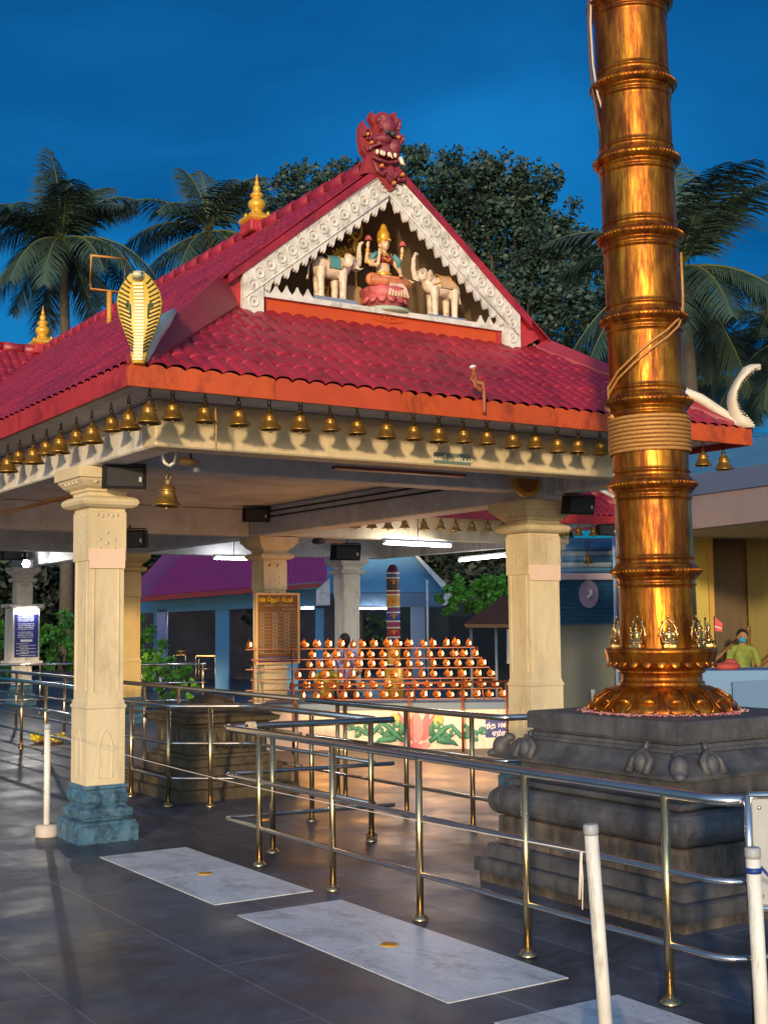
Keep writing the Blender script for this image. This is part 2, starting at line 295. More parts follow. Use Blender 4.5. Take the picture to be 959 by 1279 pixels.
# ---------------------------------------------------------------- temple hall
X0, X1, Y0, Y1 = 2.96, 8.60, 7.43, 26.6         # eaves of the nave
XC = (X0+X1)/2; ZE = 3.24; ZR = 5.50; SP = (ZR-ZE)/(XC-X0); YG = 8.80; SF = .60
TY0 = 15.0; TY1 = 20.6; TYC = 17.8; TX0, TX1 = -6.0, 14.6     # transept
hall = thing('temple_hall', (5.8, 17, 0), 'open pillared temple hall with red tiled roof, cream beams and carved white gable', 'temple hall')
PW, RL = .128, .27
def wave(t, a=.024): 
    x = (t/PW) % 1.0
    return .036*sqrt(max(0, 1-(abs(2*x-1)*1.0)**2.2))-.006
def slope(mb, P0, U, L, Vd, Nn, H, vmin, vmax, rows=RL, su=8):
    """tiled plane: U along the eave, Vd up the slope, real corrugation and stepped rows, cut to vmin(u)..vmax(u)"""
    P0, U, Vd, Nn = V(P0), V(U), V(Vd), V(Nn); nu = int(L/PW*su); nr = int(math.ceil(H/rows)); vs = []; fs = []
    lv = []
    for k in range(nr):
        lv += [(k*rows+.001, .009), (k*rows+.012, .0085), ((k+.5)*rows, .005), ((k+1)*rows-.012, .0003), ((k+1)*rows-.001, .0)]
    for j, (v, off) in enumerate(lv):
        for i in range(nu+1):
            u = L*i/nu; a, bq = vmin(u), max(vmin(u), vmax(u)); vv = min(max(v, a), bq)
            jit = .004*noise.noise(V((u*2.1, v*2.1, P0.x)))
            vs.append(P0+U*u+Vd*vv+Nn*(wave(u)+off+jit))
    n = nu+1
    for j in range(len(lv)-1):
        for i in range(nu):
            q = [j*n+i, j*n+i+1, (j+1)*n+i+1, (j+1)*n+i]
            if (vs[q[0]]-vs[q[3]]).length < 1e-4 and (vs[q[1]]-vs[q[2]]).length < 1e-4: continue
            fs.append(q)
    mb.add(vs, fs, 0, True)
    # closing edge of each tile at the eave
roof = MB()
sl = sqrt(1+SP*SP); Hs = (XC-X0)*sl
VL = V((1, 0, SP))/sl; NL = V((-SP, 0, 1))/sl; VRt = V((-1, 0, SP))/sl; NR = V((SP, 0, 1))/sl
xh = lambda y: (y-Y0)*SF/SP        # plan distance from the eave reached by the front slope's hip at depth y
KH = .94          # the side slope runs on past the front slope's edge, closed by a skirt board
def vm_side(u):
    y = Y0+u
    if y < YG-.06: return min(Hs, max(0, (y-Y0-.02)*KH)*sl)
    if y < TY0: return Hs
    if y < TYC: return Hs-0*u
    return Hs
def vmin_side(u):
    y = Y0+u
    if y <= TY0: return 0
    d = (y-TY0) if y < TYC else (TY1-y)
    return max(0, min(1, d/(TYC-TY0)))*Hs if y < TY1 else 0
LN = Y1-Y0
slope(roof, (X0, Y0, ZE), (0, 1, 0), LN, VL, NL, Hs, vmin_side, vm_side)
KHR = .80
def vm_side_r(u): return min(Hs, max(0, (u-.02)*KHR)*sl) if Y0+u < YG-.06 else Hs
slope(roof, (X1, Y0, ZE), (0, 1, 0), LN, VRt, NR, Hs, vmin_side, vm_side_r)
# front slope
sf = sqrt(1+SF*SF); VF = V((0, 1, SF))/sf; NF = V((0, -SF, 1))/sf; HF = (YG+.02-Y0)*sf
def vm_front(u): d = min(u, (X1-X0)-u); return min(HF, d*SP/SF*sf)
slope(roof, (X0, Y0, ZE), (1, 0, 0), X1-X0, VF, NF, HF, lambda u: 0, vm_front, su=14)
# transept slopes, front (facing the camera) and back, left and right arms
VT = V((0, 1, SP))/sl; NT = V((0, -SP, 1))/sl; VT2 = V((0, -1, SP))/sl; NT2 = V((0, SP, 1))/sl
HT = (TYC-TY0)*sl
def arm(x0, x1, endleft):
    L = x1-x0
    def vmx(u): return HT if endleft is None else min(HT, ((u if endleft else L-u))*sl)
    def vmn(u):
        d = (u if not endleft else L-u)         # distance from the nave side
        return max(0, (TYC-TY0)-(d+0)) * 0
    slope(roof, (x0, TY0, ZE), (1, 0, 0), L, VT, NT, HT, vmn_arm(x0), vmx)
    slope(roof, (x0, TY1, ZE), (1, 0, 0), L, VT2, NT2, HT, vmn_arm(x0), vmx)
def vmn_arm(x0):
    def f(u):
        x = x0+u
        if x < X0 or x > X1: return 0
        d = (x-X0) if x < XC else (X1-x)
        return min(d, XC-X0)*sl*HT/Hs
    return f
arm(TX0, XC, True); arm(XC, TX1, False)
roof.v = [(x, y, z) for x, y, z in roof.v]
# hip ends of the transept
for sx, xe in ((1, TX0), (-1, TX1)):
    Ve = V((sx, 0, SP))/sl; Ne = V((-sx*SP, 0, 1))/sl
    slope(roof, (xe, TY0, ZE), (0, 1, 0), TY1-TY0, Ve, Ne, HT, lambda u: 0, lambda u: min(u, (TY1-TY0)-u)*sl)
rf = roof.build('roof', tile_m, hall)
# ridge caps
m = MB()
for a, bq in [((XC, YG+.0, ZR+.03), (XC, Y1, ZR+.03)), ((TX0+2.8, TYC, ZR+.03), (TX1-2.8, TYC, ZR+.03)), ((TX1-2.8, TYC, ZR+.03), (TX1, TY0, ZE+.04)), ((TX0+2.8, TYC, ZR+.03), (TX0, TY0, ZE+.04))]:
    a, bq = V(a), V(bq); n = int((bq-a).length/.3)
    for i in range(n): p, q = a.lerp(bq, i/n), a.lerp(bq, (i+1)/n+.004); m.tube([p, q], [.085, .072], 10)
m.build('ridge_cap', tile_m, rf)
# hip boards of the front slope
for sx, xe in ((1, X0), (-1, X1)):
    m = MB(); secs = []
    for k in range(13):
        t_ = .03+k/12*(YG-.03-Y0-.03); kh = KH if sx > 0 else KHR; xt = t_*kh; zt = ZE+SP*xt+.075; zf = ZE+SF*t_
        secs.append([V((xe+sx*xt, Y0+t_, zt)), V((xe+sx*(xt+.03), Y0+t_, zt+.002)), V((xe+sx*(xt+.15+.02*k/12), Y0+t_, zf+.055)), V((xe+sx*(xt+.15), Y0+t_, zf-.03)), V((xe+sx*(xt-.035), Y0+t_, zt-.10)), V((xe+sx*(xt-.035), Y0+t_, zt-.035))])
    n = 6; m.add([p for q in secs for p in q], [[k*n+a_, k*n+(a_+1) % n, (k+1)*n+(a_+1) % n, (k+1)*n+a_] for k in range(12) for a_ in range(n)]+[list(range(n)), list(range(12*n, 13*n))])
    m.build('hip_board', mat('dull_crimson_board', (.30, .028, .045), .5, var=.2, vscale=3), rf)
m = MB()                                   # white verge line along the transept's right hip
m.tube([(TX1, TY0+.0, ZE+.16), (TX1-2.8, TYC, ZR+.15)], .035, 6); m.build('verge_strip', white_f, rf)
# fascia boards
def fascia(a, bq, out, m_, z0=3.112, z1=3.246, seg=None):
    mb = MB(); a, bq, out = V((*a, 0)), V((*bq, 0)), V((*out, 0)); L = (bq-a).length; d = (bq-a).normalized(); n = int(L/PW*4); vs = []
    for i in range(n+1):
        t = L*i/n; p = a+d*t; top = z1+wave(t)*.9-.012
        vs += [p+V((0, 0, z0)), p+V((0, 0, top)), p-out*.035+V((0, 0, top)), p-out*.035+V((0, 0, z0))]
    fs = []
    for i in range(n):
        for k in range(4): q = (k+1) % 4; fs.append([i*4+k, i*4+q, i*4+4+q, i*4+4+k])
    fs += [[0, 1, 2, 3], [n*4+3, n*4+2, n*4+1, n*4]]
    mb.add(vs, fs); return mb.build('fascia_board', m_, hall)
g = .015
xs = [X0-g, X0+1.02, X0+2.02, X1+g]; mm_ = [fascia_o, mat('darker_orange_board', (.48, .06, .016), .5, var=.15), fascia_o]
for i in range(3): fascia((xs[i], Y0-g), (xs[i+1]-.002, Y0-g), (0, -1), mm_[i])
fascia((X0-g, TY0), (X0-g, Y0-g+.036), (-1, 0), fascia_r); fascia((X1+g, Y0-g+.036), (X1+g, TY0), (1, 0), fascia_r)
fascia((X1+g+.04, TY0-g), (TX1+g, TY0-g), (0, -1), fascia_r); fascia((TX0, TY0-g), (X0-g-.04, TY0-g), (0, -1), fascia_r); fascia((TX1+g, TY0-g+.036), (TX1+g, TY1), (1, 0), fascia_r)
# soffit and ceiling : one slab per wing
cl = MB()
cl.box((XC, (Y0+Y1)/2, 3.185), ((X1-X0)/2-.04, (Y1-Y0)/2-.04, .02)); cl.build('ceiling', ceil_m, hall)
cl = MB(); cl.box(((TX0+X0)/2, TYC, 3.19), ((X0-TX0)/2-.03, 2.72, .02)); cl.box(((TX1+X1)/2, TYC, 3.19), ((TX1-X1)/2-.03, 2.72, .02)); cl.build('ceiling', ceil_m, hall)
# beams
def beam(x0, x1, y0, y1, z0, z1, m_=None, nm='beam', bev=.012):
    mb = MB(); mb.box(((x0+x1)/2, (y0+y1)/2, (z0+z1)/2), (abs(x1-x0)/2, abs(y1-y0)/2, (z1-z0)/2), bev=bev); return mb.build(nm, m_ or cream, hall)
BX0, BX1, BY0 = 3.40, 8.28, 8.05
beam(BX0, BX1, BY0, BY0+.24, 2.84, 3.164, cream)
beam(BX0+.001, BX0+.24, BY0+.242, 15.3, 2.842, 3.163, creamw)
beam(BX1-.24, BX1-.001, BY0+.242, 9.35, 2.842, 3.163, creamw)
beam(7.92, 8.24, 9.36, 26.2, 2.79, 3.162, ceil_m); beam(3.42, 3.70, 15.8, 26.2, 2.79, 3.162, ceil_m)
beam(3.66, 7.915, 9.44, 9.72, 2.86, 3.161, ceil_m)
beam(3.71, 7.915, 15.5, 15.76, 2.80, 3.161, ceil_m); beam(3.71, 7.915, 20.1, 20.36, 2.80, 3.161, ceil_m)
beam(8.245, 13.4, 15.25, 15.5, 2.80, 3.165, cream); beam(8.245, 13.2, 20.1, 20.36, 2.79, 3.161, ceil_m); beam(13.0, 13.24, 15.51, 20.09, 2.80, 3.16, creamw)
beam(-4.6, 3.38, 15.25, 15.5, 2.80, 3.165, cream)
# pillars
def pillar(cx, cy, zt, hx=.15, hy=.15, label=None, m_=cream):
    dx = hx-hy; mb = MB()
    mb.sqlathe([(hy+.008, .42), (hy+.008, .99), (hy+.016, 1.0), (hy+.016, 1.015), (hy+.004, 1.03), (hy+.004, 1.045), (hy-.004, 1.06), (hy-.004, zt-.72), (hy+.008, zt-.715), (hy+.008, zt-.34), (hy+.0, zt-.335), (hy, zt-.31)], (cx, cy), dx=dx)
    for s in (-1, 1):                              # raised border strips on each face
        for k in (-1, 1):
            mb.box((cx+s*(hx-.045), cy+k*(hy-.001), 1.75), (.004, .004, .62)); mb.box((cx+s*(hx-.001), cy+k*(hy-.045), 1.75), (.004, .004, .62))
    for k in (-1, 1):                              # arched panel low on each face
        pts = [(-.055, .47), (-.055, .72), (-.03, .79), (0, .835), (.03, .79), (.055, .72), (.055, .47)]
        mb.tube([(cx+a, cy+k*(hy+.008), z) for a, z in pts], .005, 5, closed=True); mb.tube([(cx+k*(hx+.008), cy+a, z) for a, z in pts], .005, 5, closed=True)
        for (a, z) in [(-.08, zt-.36), (-.04, zt-.37), (0, zt-.36), (.04, zt-.37), (.08, zt-.36), (-.06, zt-.55), (.06, zt-.55), (0, zt-.5), (-.06, zt-.62), (.06, zt-.62), (0, zt-.58)]:
            mb.ell((cx+a, cy+k*(hy+.008), z), (.013, .004, .016), 1, n=6, m=4); mb.ell((cx+k*(hx+.008), cy+a, z), (.004, .013, .016), 1, n=6, m=4)
    p = mb.build('pillar', [m_, mat('carved_relief', (.56, .46, .32), .7)], hall)
    if label: p['label'] = label
    # capital
    mb = MB(); z = zt
    prof = [(hy+.0, z-.31), (hy+.045, z-.305), (hy+.075, z-.285), (hy+.085, z-.262), (hy+.075, z-.238), (hy+.045, z-.22), (hy+.01, z-.214), (hy+.01, z-.19), (hy+.03, z-.18), (hy+.03, z-.165), (hy+.065, z-.145), (hy+.10, z-.105), (hy+.105, z-.09), (hy+.125, z-.085), (hy+.13, z-.002)]
    mb.sqlathe(prof, (cx, cy), dx=dx)
    for k in (-1, 1):
        for a in (-.09, -.03, .03, .09): mb.ell((cx+a*1.4, cy+k*(hy+.088), z-.115), (.022, .014, .014), n=8, m=5); mb.ell((cx+k*(hx+.088), cy+a*1.4, z-.115), (.014, .022, .014), n=8, m=5)
    mb.build('capital', m_, p)
    # painted base
    mb = MB(); mb.sqlathe([(hy+.09, 0), (hy+.09, .12), (hy+.075, .135), (hy+.075, .15), (hy+.03, .165), (hy+.03, .175), (hy+.055, .185), (hy+.06, .215), (hy+.055, .245), (hy+.015, .265), (hy+.012, .27), (hy+.032, .30), (hy+.035, .33), (hy+.015, .375), (hy+.012, .385), (hy+.03, .395), (hy+.03, .42), (hy+.0, .4205)], (cx, cy), dx=dx)
    for k in (-1, 1):
        for s in (-1, 1):
            mb.ell((cx+s*.07, cy+k*(hy+.025), .32), (.05, .014, .04), n=10, m=6); mb.ell((cx+k*(hx+.025), cy+s*.07, .32), (.014, .05, .04), n=10, m=6)
    mb.build('pillar_base', teal, p); return p
p1 = pillar(3.585, 9.585, 2.84, .145, .16, 'cream front pillar on blue-grey base with peach band, beside the floor slabs')
p2 = pillar(8.12, 9.78, 2.79, .195, .165, 'cream pillar behind the gold mast with a speaker on its capital')
p3 = pillar(8.28, 15.62, 2.79, .17, .17, 'cream pillar carrying the brown notice board')
p4 = pillar(12.32, 20.2, 2.79, .17, .17, 'pillar behind the lamp rack, lilac on its left side', creamw)
pb = pillar(8.06, 20.25, 2.79, .17, .17, 'pillar lit amber, half hidden behind the front pillar', mat('amber_lit_paint', (.62, .42, .16), .6, var=.1))  # amber lamplight is put into this pillar's own colour
p0 = pillar(8.03, 25.8, 2.78, .15, .15, 'grey-white pillar far left carrying the navy notice', creamw)
pillar(3.58, 15.62, 2.79, .15, .15); pillar(12.9, 15.4, 2.79, .17, .17); pillar(3.58, 25.8, 2.78, .15, .15)
for (px_, py_, hx, hy, zt) in ((3.585, 9.585, .145, .16, 2.84), (8.12, 9.78, .195, .165, 2.79)):    # peach band near the top
    mb = MB(); mb.box((px_+.0, py_-hy-.012, zt-.70), (hx-.003, .006, .075)); mb.build('painted_band', peach, p1 if px_ < 5 else p2)
# P0's enlarged notice housing
mb = MB(); mb.box((8.03, 25.8, 2.0), (.34, .34, .035), bev=.01); mb.box((8.03, 25.8, 1.42), (.27, .27, .53)); mb.box((8.03, 25.8, .86), (.33, .33, .035), bev=.01); mb.build('notice_housing', creamw, p0)
# ---- gable
gb = MB()
gz0, gz1 = 4.065, 4.22
gb.prism([(4.50, YG-.005, gz0-.06), (7.06, YG-.005, gz0-.06), (7.06, YG-.005, gz1), (6.1, YG-.005, gz1), (5.78, YG-.005, gz1+.045), (5.46, YG-.005, gz1), (4.50, YG-.005, gz1)], (0, .05, 0))
gbo = gb.build('gable_base_board', mat('brick_orange_board', (.55, .07, .012), .5, var=.12), hall)
for c in [(5.78, .0)]:                                  # faint relief scroll on the board
    mm2 = MB()
    for s in (-1, 1): mm2.tube([(c[0]+s*(.02+.035*t)*cos(t*1.6), YG-.008, 4.15+.035*sin(t*1.6)*(1-.1*t)) for t in [i*.25 for i in range(18)]], .006, 5)
    mm2.build('relief_scroll', fascia_o, gbo)
gb = MB(); gb.box((5.78, 9.42, 4.20), (1.62, .60, .012)); gb.build('gable_shelf', creamw, hall)
gb = MB(); gb.prism([(4.25, 9.95, 4.0), (7.31, 9.95, 4.0), (7.31, 9.95, 4.22), (5.78, 9.95, 5.44), (4.25, 9.95, 4.22)], (0, .04, 0)); gb.build('gable_back_wall', mat('gable_wall_paint', (.30, .21, .13), .7, var=.25, vscale=3), hall)
# lining boards under the upper roof
for s in (-1, 1):
    gb = MB(); a = V((XC, 8.84, ZR-.06)); e = V((XC+s*1.66, 8.84, ZR-.06-1.66*SP)); n = V((0, 0, -.03))
    gb.prism([a, e, e+n, a+n], (0, 1.1, 0)); gb.build('roof_lining', mat('tan_lining', (.42, .29, .17), .7, var=.15), hall)
    gb = MB(); a2 = V((XC, YG-.085, ZR+.018)); e2 = V((XC+s*1.50, YG-.085, ZR+.018-1.50*SP)); gb.prism([a2, e2, e2+V((0, 0, -.075)), a2+V((0, 0, -.075))], (0, .14, 0)); gb.build('verge_trim', tile_m, hall)
    # side cheek between hip board and gable foot
    gb = MB(); xa = 4.20; xl = 4.43; p = lambda x: (x if s < 0 else 2*XC-x)
    gb.prism([(p(xa-.05), YG-.02, ZE+SP*(xa-X0)-.06), (p(xl), YG-.02, 4.02), (p(xl+.2), YG-.02, 4.0), (p(xl+.2), YG-.02, ZE+SP*(xl-X0)+.1), (p(xl), YG-.02, ZE+SP*(xl-X0)+.03)], (0, .04, 0)); gb.build('gable_cheek', fascia_r, hall)
# barge boards
for s in (-1, 1):
    q = lambda x, z: V((XC+s*x, YG-.07, z)); bb = MB()
    ap, fo = (0.0, 5.435), (1.375, 4.375)
    sl2 = (ap[1]-fo[1])/(fo[0]-ap[0]); wv = .245
    inner = lambda x: ap[1]-wv-sl2*x
    poly = [q(.0, ap[1]), q(fo[0], fo[1]), q(fo[0], 4.055), q(fo[0]-.10, 4.03), q(fo[0]-.18, 4.055), q(fo[0]-.18, inner(fo[0]-.18)), q(.0, inner(0))]
    bb.prism(poly, (0, .045, 0), 0)
    # scalloped lower trim
    n = 14
    for i in range(n):
        x0 = .02+i*(1.17/n); x1 = x0+1.17/n*.94; z0, z1_ = inner(x0), inner(x1); xm = (x0+x1)/2; zm = inner(xm)
        bb.prism([q(x0, z0+.02), q(x1, z1_+.02), q(x1, z1_-.025), q(x1-.018, z1_-.05), q(xm+.012, zm-.062), q(xm, zm-.085), q(xm-.012, zm-.062), q(x0+.018, z0-.05), q(x0, z0-.025)], (0, .03, 0), 0)
    # fretwork : rings and raised triangles, greyed to show the shade of cut-outs
    L = sqrt(1+sl2*sl2); n = 13; yy = YG-.073
    for i in range(n+2):
        if i < n: x = .07+i*(1.26/n); cz = ap[1]-sl2*x-wv*.5
        else: x = fo[0]-.09; cz = 4.26-(i-n)*.13
        c = V((XC+s*x, yy, cz)); r = .042
        bb.tube([c+V((r*cos(a), 0, r*sin(a))) for a in [k*pi/6 for k in range(12)]], .0075, 5, 0, closed=True)
        bb.ell(c, (.014, .008, .014), 1, n=8, m=5)
        if i < n:
            xm = x+1.26/n/2
            for dz, up in ((.088, -1), (-.088, 1)):
                cc = V((XC+s*xm, yy, ap[1]-sl2*xm-wv*.5+dz)); bb.prism([cc+V((-.024, 0, -.018*up)), cc+V((.024, 0, -.018*up-0)), cc+V((0, 0, .026*up))], (0, .006, 0), 1)
    # border beads
    for off in (.012, wv-.012): bb.tube([q(.01, ap[1]-off-sl2*.01)+V((0, -.001, 0)), q(fo[0]-.02, ap[1]-off-sl2*(fo[0]-.02))+V((0, -.001, 0))], .008, 5)
    b_ = bb.build('barge_board', [white_f, grey_f], hall)
# cresting at the foot of the gable
m = MB(); n = 25
for i in range(n):
    x = 4.62+i*(2.32/(n-1))
    if 5.08 < x < 6.68: continue
    m.prism([(x-.042, YG-.03, gz1-.03), (x-.042, YG-.03, gz1+.02), (x-.02, YG-.03, gz1+.045), (x, YG-.03, gz1+.085), (x+.02, YG-.03, gz1+.045), (x+.042, YG-.03, gz1+.02), (x+.042, YG-.03, gz1-.03)], (0, .022, 0))
m.box((5.78, YG-.03, gz1-.012), (1.25, .016, .022)); m.build('cresting', white_f, hall)
# horizontal light conduits, strips and half disc under the ceiling
m = MB(); m.box((5.65, 8.42, 2.825), (.62, .04, .013)); m.build('conduit', mat('maroon_strip', (.12, .03, .03), .5), hall)
m = MB(); m.tube([ax(0, 597, 3.9), ax(80, 571, 3.9)], .02, 8); m.tube([(3.9, 9.9, 2.79), (3.9, 15.2, 2.79)], .018, 8); m.build('conduit', mat('copper_rod', (.5, .22, .06), .4, metal=.5), hall)
m = MB()
for dz in (0, .05): m.tube([(7.905, 9.9, 3.02+dz*1.4), (7.905, 15.3, 3.02+dz*1.4)], .011, 6)
m.build('conduit', darkg, hall)
c = V((7.66, 9.28, 2.955)); m = MB(); m.prism([c+V((.17*cos(a), 0, .17*sin(a))) for a in [pi+pi*k/16 for k in range(17)]], (0, .05, 0), 0); m.prism([c+V((.13*cos(a), -.006, -.0+.125*sin(a))) for a in [pi+pi*k/16 for k in range(17)]], (0, .01, 0), 1)
tag(m.build('half_disc_lamp', [mat('ochre_rim', (.55, .27, .03), .5), mat('amber_disc', (.35, .10, .01), .5)], origin=c), 'half-round amber disc fixed above the capital of the pillar behind the mast', 'lamp')
# small monkey like bracket figure + hook on the front eave
# ---------------------------------------------------------------- bells
def make_bell(label):
    t = proto('bell', label, 'bell'); m = MB()   # origin at the hook; bell hangs below
    m.lathe([(0, -.115), (.022, -.115), (.034, -.125), (.040, -.145), (.043, -.150), (.040, -.155), (.046, -.185), (.056, -.215), (.074, -.238), (.078, -.245), (.074, -.25), (.068, -.247), (.05, -.21), (.03, -.14), (0, -.13)], (0, 0, 0), 22)
    m.lathe([(.043, -.1), (.05, -.152), (.043, -.156)], (0, 0, 0), 4) if 0 else None
    m.lathe([(.040, -.150), (.052, -.153), (.040, -.158)], (0, 0, 0), 22)
    m.build('bell_body', brass, t)
    m = MB(); m.lathe([(0, -.075), (.012, -.078), (.019, -.092), (.015, -.108), (.02, -.116)], n=12)
    m.tube([(.013*cos(a), 0, -.068+.016*sin(a)) for a in [k*pi/6 for k in range(12)]], .0048, 6, closed=True); m.build('crown_loop', brass_d, t)
    m = MB(); m.tube([(0, .018*cos(a), -.034+.024*sin(a)) for a in [k*pi/7 for k in range(14)]], .0035, 5, closed=True); m.tube([(0, 0, .03), (0, 0, -.012)], .004, 5); m.build('hook', iron, t)
    m = MB(); m.tube([(0, 0, -.17), (0, 0, -.255)], .005, 6); m.ell((0, 0, -.262), (.011, .011, .014), n=8, m=6); m.build('clapper', brass_d, t)
    for o in t.children: o.data.transform(Matrix.Diagonal((1.0, 1.0, .84, 1)))
    return t
BELL = make_bell('x'); used = False
def bell(loc, label, group, sc=1, rz=0, tilt=0):
    global used
    rot = (tilt, random.uniform(-.06, .06), rz)
    if not used: used = True; BELL['group'] = group; return place(BELL, loc, label, 0, sc, rot)
    return dup(BELL, loc, label, 0, sc, group, rot)
fx = [216, 256, 298, 336, 375.5, 411.7, 446, 483, 516, 548, 577.6, 607.5, 639, 668, 695, 721, 748, 775, 803, 832, 861, 876, 901]
for i, px in enumerate(fx):
    p = ay(px, 520, 7.70); dark = i in (9,)
    lb = 'brass bell under the front eave, %s from the roof corner' % ('two bells' if 0 else ORD[i+1] if i+1 < 20 else ('fourth' if 0 else ['third last before', 'second last before', 'last one before'][i+1-21+0] if i+1 >= 21 else 'twentieth'))
    if i >= 20: lb = ['leftmost brass bell seen just right of the gold mast', 'middle brass bell right of the gold mast', 'brass bell at the far right end of the front eave, clear of the mast'][i-20]
    elif 17 <= i < 20: lb = 'brass bell hanging behind the gold mast, %s of three' % ORD[i-17]
    elif 10 <= i < 17: lb = 'brass bell on the front eave, %s to the left of the gold mast' % ORD[16-i]
    else: lb = 'brass bell on the front eave, %s to the right of the dull corner bell' % ORD[i]
    bell((p.x, 7.70 if i != 20 else 7.85, 3.18+random.uniform(-.008, .008)-(.02 if i >= 21 else 0)), lb, 'bells along the front eave', random.uniform(.93, 1.07), random.uniform(-.3, .3))
bell((3.21, 7.70, 3.165), 'dull brown bell hanging right at the roof corner', 'bells along the front eave', 1.12)
lx = [161, 139, 115, 96, 77, 59, 42, 26, 10.7, -2, -15]
for i, px in enumerate(lx):
    p = ax(px, 520, 3.20); lb = 'brass bell on the left eave, %s from the roof corner' % ORD[i]
    bell((3.20, p.y, 3.165), lb, 'bells along the left eave', (1.0 if i % 2 else 1.12)*random.uniform(.95, 1.04))
for k in range(6): bell((8.36, 8.4+k*1.0, 3.165), 'brass bell on the right eave behind the mast, %s from the front' % ORD[k], 'bells along the right eave')
bx = [343+0, 443.6, 463.8, 484.7, 504.6, 528.7, 550.3, 569, 589.7, 608.5, 628, 648, 668, 686, 704, 722, 740, 758, 778]
for i, px in enumerate(bx[1:]):
    p = ay(px, 660, 15.08)
    bell((p.x, 15.08, 3.165), 'small distant bell on the rear wing eave, %s from the left' % ORD[i], 'bells along the rear wing eave', random.uniform(1.0, 1.15))
# single bells on forked hooks
def fork(p, s=1):
    m = MB()
    for k in (-1, 1): m.tube([V(p)+V((k*.05*s*cos(a)*SIDE.x if 0 else k*.045*s*c_, 0, z*s)) for c_, z in ((1, .11), (1, .03), (.7, -.01), (0, -.03))], .011*s, 8)
    return m
c = V((3.66, 8.42, 2.79)); m = fork(c, 1.1); tag(m.build('bell_hook', whitep, origin=c), 'white forked hook under the corner of the front beam', 'hook')
bell(c+V((0, 0, -.04)), 'large matt brass bell hanging alone from the white forked hook beside the front pillar', 'single hanging bells', 1.35)
c = ay(733, 684, 15.3); c.z = 2.78; m = fork(c, .8); tag(m.build('bell_hook', darkg, origin=c), 'dark forked hook under the rear wing beam, between pillar and mast', 'hook')
bell(c+V((0, 0, -.03)), 'small bell hanging below the rear wing beam in front of the blue shutter', 'single hanging bells', 1.15)
# cord hanging from a bell
p = ay(269, 520, 7.70); m = MB(); m.tube([(p.x, 7.70, 3.08), (p.x+.008, 7.70, 2.95), (p.x+.006, 7.70, 2.78)], .006, 6); tag(m.build('cord', rope_m, origin=(p.x, 7.7, 3.08)), 'short cord hanging from the second bell of the front eave', 'cord')
# ---------------------------------------------------------------- speakers, camera, fan, tubes
def make_speaker(label):
    t = proto('wall_speaker', label, 'speaker', 'black speakers under the beams'); m = MB()
    m.prism([(-.19, -.07, -.10), (.19, -.07, -.10), (.21, .05, -.12), (-.21, .05, -.12)], (0, 0, .22)); m.build('cabinet', black, t)
    m = MB(); m.box((0, -.077, .01), (.17, .006, .09), bev=.004); m.build('grille', darkg, t)
    m = MB(); m.box((.14, -.085, -.01), (.012, .003, .022)); m.build('badge', mat('badge_silver', (.5, .5, .52), .4), t)
    m = MB(); m.box((0, .0, .125), (.20, .03, .006)); m.tube([(0, 0, .13), (0, 0, .17)], .012, 6); m.build('bracket', darkg, t); return t
sp = make_speaker('x'); first = True
for (px, py, Y, zz_, rz, sc, lb) in [(156, 596, 9.2, None, .15, .8, 'black speaker fixed beside the capital of the front pillar'), (320, 643, 15.0, None, .1, .85, 'black speaker hanging above the pillar with the notice board'),
        (722, 631, 9.3, None, .35, .8, 'black tilted speaker right of the capital beside the gold mast'), (163, 673, 13.4, None, -.1, .9, 'dark speaker just right of the front pillar, low in the hall'),
        (18, 692, 25, None, .2, 1.1, 'small speaker on the far left pillar beside the floodlight'), (432, 690, 19.5, None, .3, 1.3, 'black speaker above the lilac pillar, under the ceiling'), (757, 662, 15.0, None, .2, .8, 'dark speaker under the rear wing eave, next to the mast')]:
    p = ay(px, py, Y); a = (p, lb, rz+.2, sc)
    rot = (R(12), 0, rz-.45)
    if first: place(sp, p, lb, 0, sc, rot); first = False
    else: dup(sp, p, lb, 0, sc, None, rot)
c = ay(240, 578, 8.55); t = thing('security_camera', c, 'small security camera under the front beam, right of the lone bell', 'camera')
m = MB(); m.tube([c+V((-.10, 0, .01)), c+V((.03, 0, 0))], [.028, .03], 12); m.build('housing', mat('tan_plastic', (.55, .33, .14), .5), t)
m = MB(); m.tube([c+V((.03, 0, 0)), c+V((.055, -.01, -.01))], .022, 10); m.ell(c+V((.03, -.01, -.045)), (.028, .028, .03)); m.build('lens', mat('grey_glass', (.2, .22, .24), .2), t)
m = MB(); m.tube([c+V((0, 0, .02)), c+V((-.02, 0, .09))], .009, 6); m.box(c+V((-.02, 0, .095)), (.04, .02, .006)); m.build('bracket', darkg, t)
c = ay(398, 684, 17.0); c.z = 2.86; t = thing('ceiling_fan', c, 'orange-brown bladed ceiling fan left of the lilac pillar', 'fan')
m = MB(); m.tube([c+V((0, 0, .32)), c+V((0, 0, .05))], .014, 8); m.build('rod', darkg, t)
m = MB(); m.lathe([(0, .06), (.07, .05), (.11, .01), (.10, -.03), (0, -.05)], c, 18); m.build('motor', darkg, t)
for k in range(3):
    a = k*2*pi/3+.35; d = V((cos(a), sin(a), 0)); n = V((-sin(a), cos(a), 0)); m = MB()
    m.prism([c+d*.1-n*.03, c+d*.62-n*.065+V((0, 0, .012)), c+d*.62+n*.055-V((0, 0, .01)), c+d*.1+n*.03], (0, 0, .008)); m.build('blade', mat('orange_brown_blade', (.45, .16, .05), .4), t)
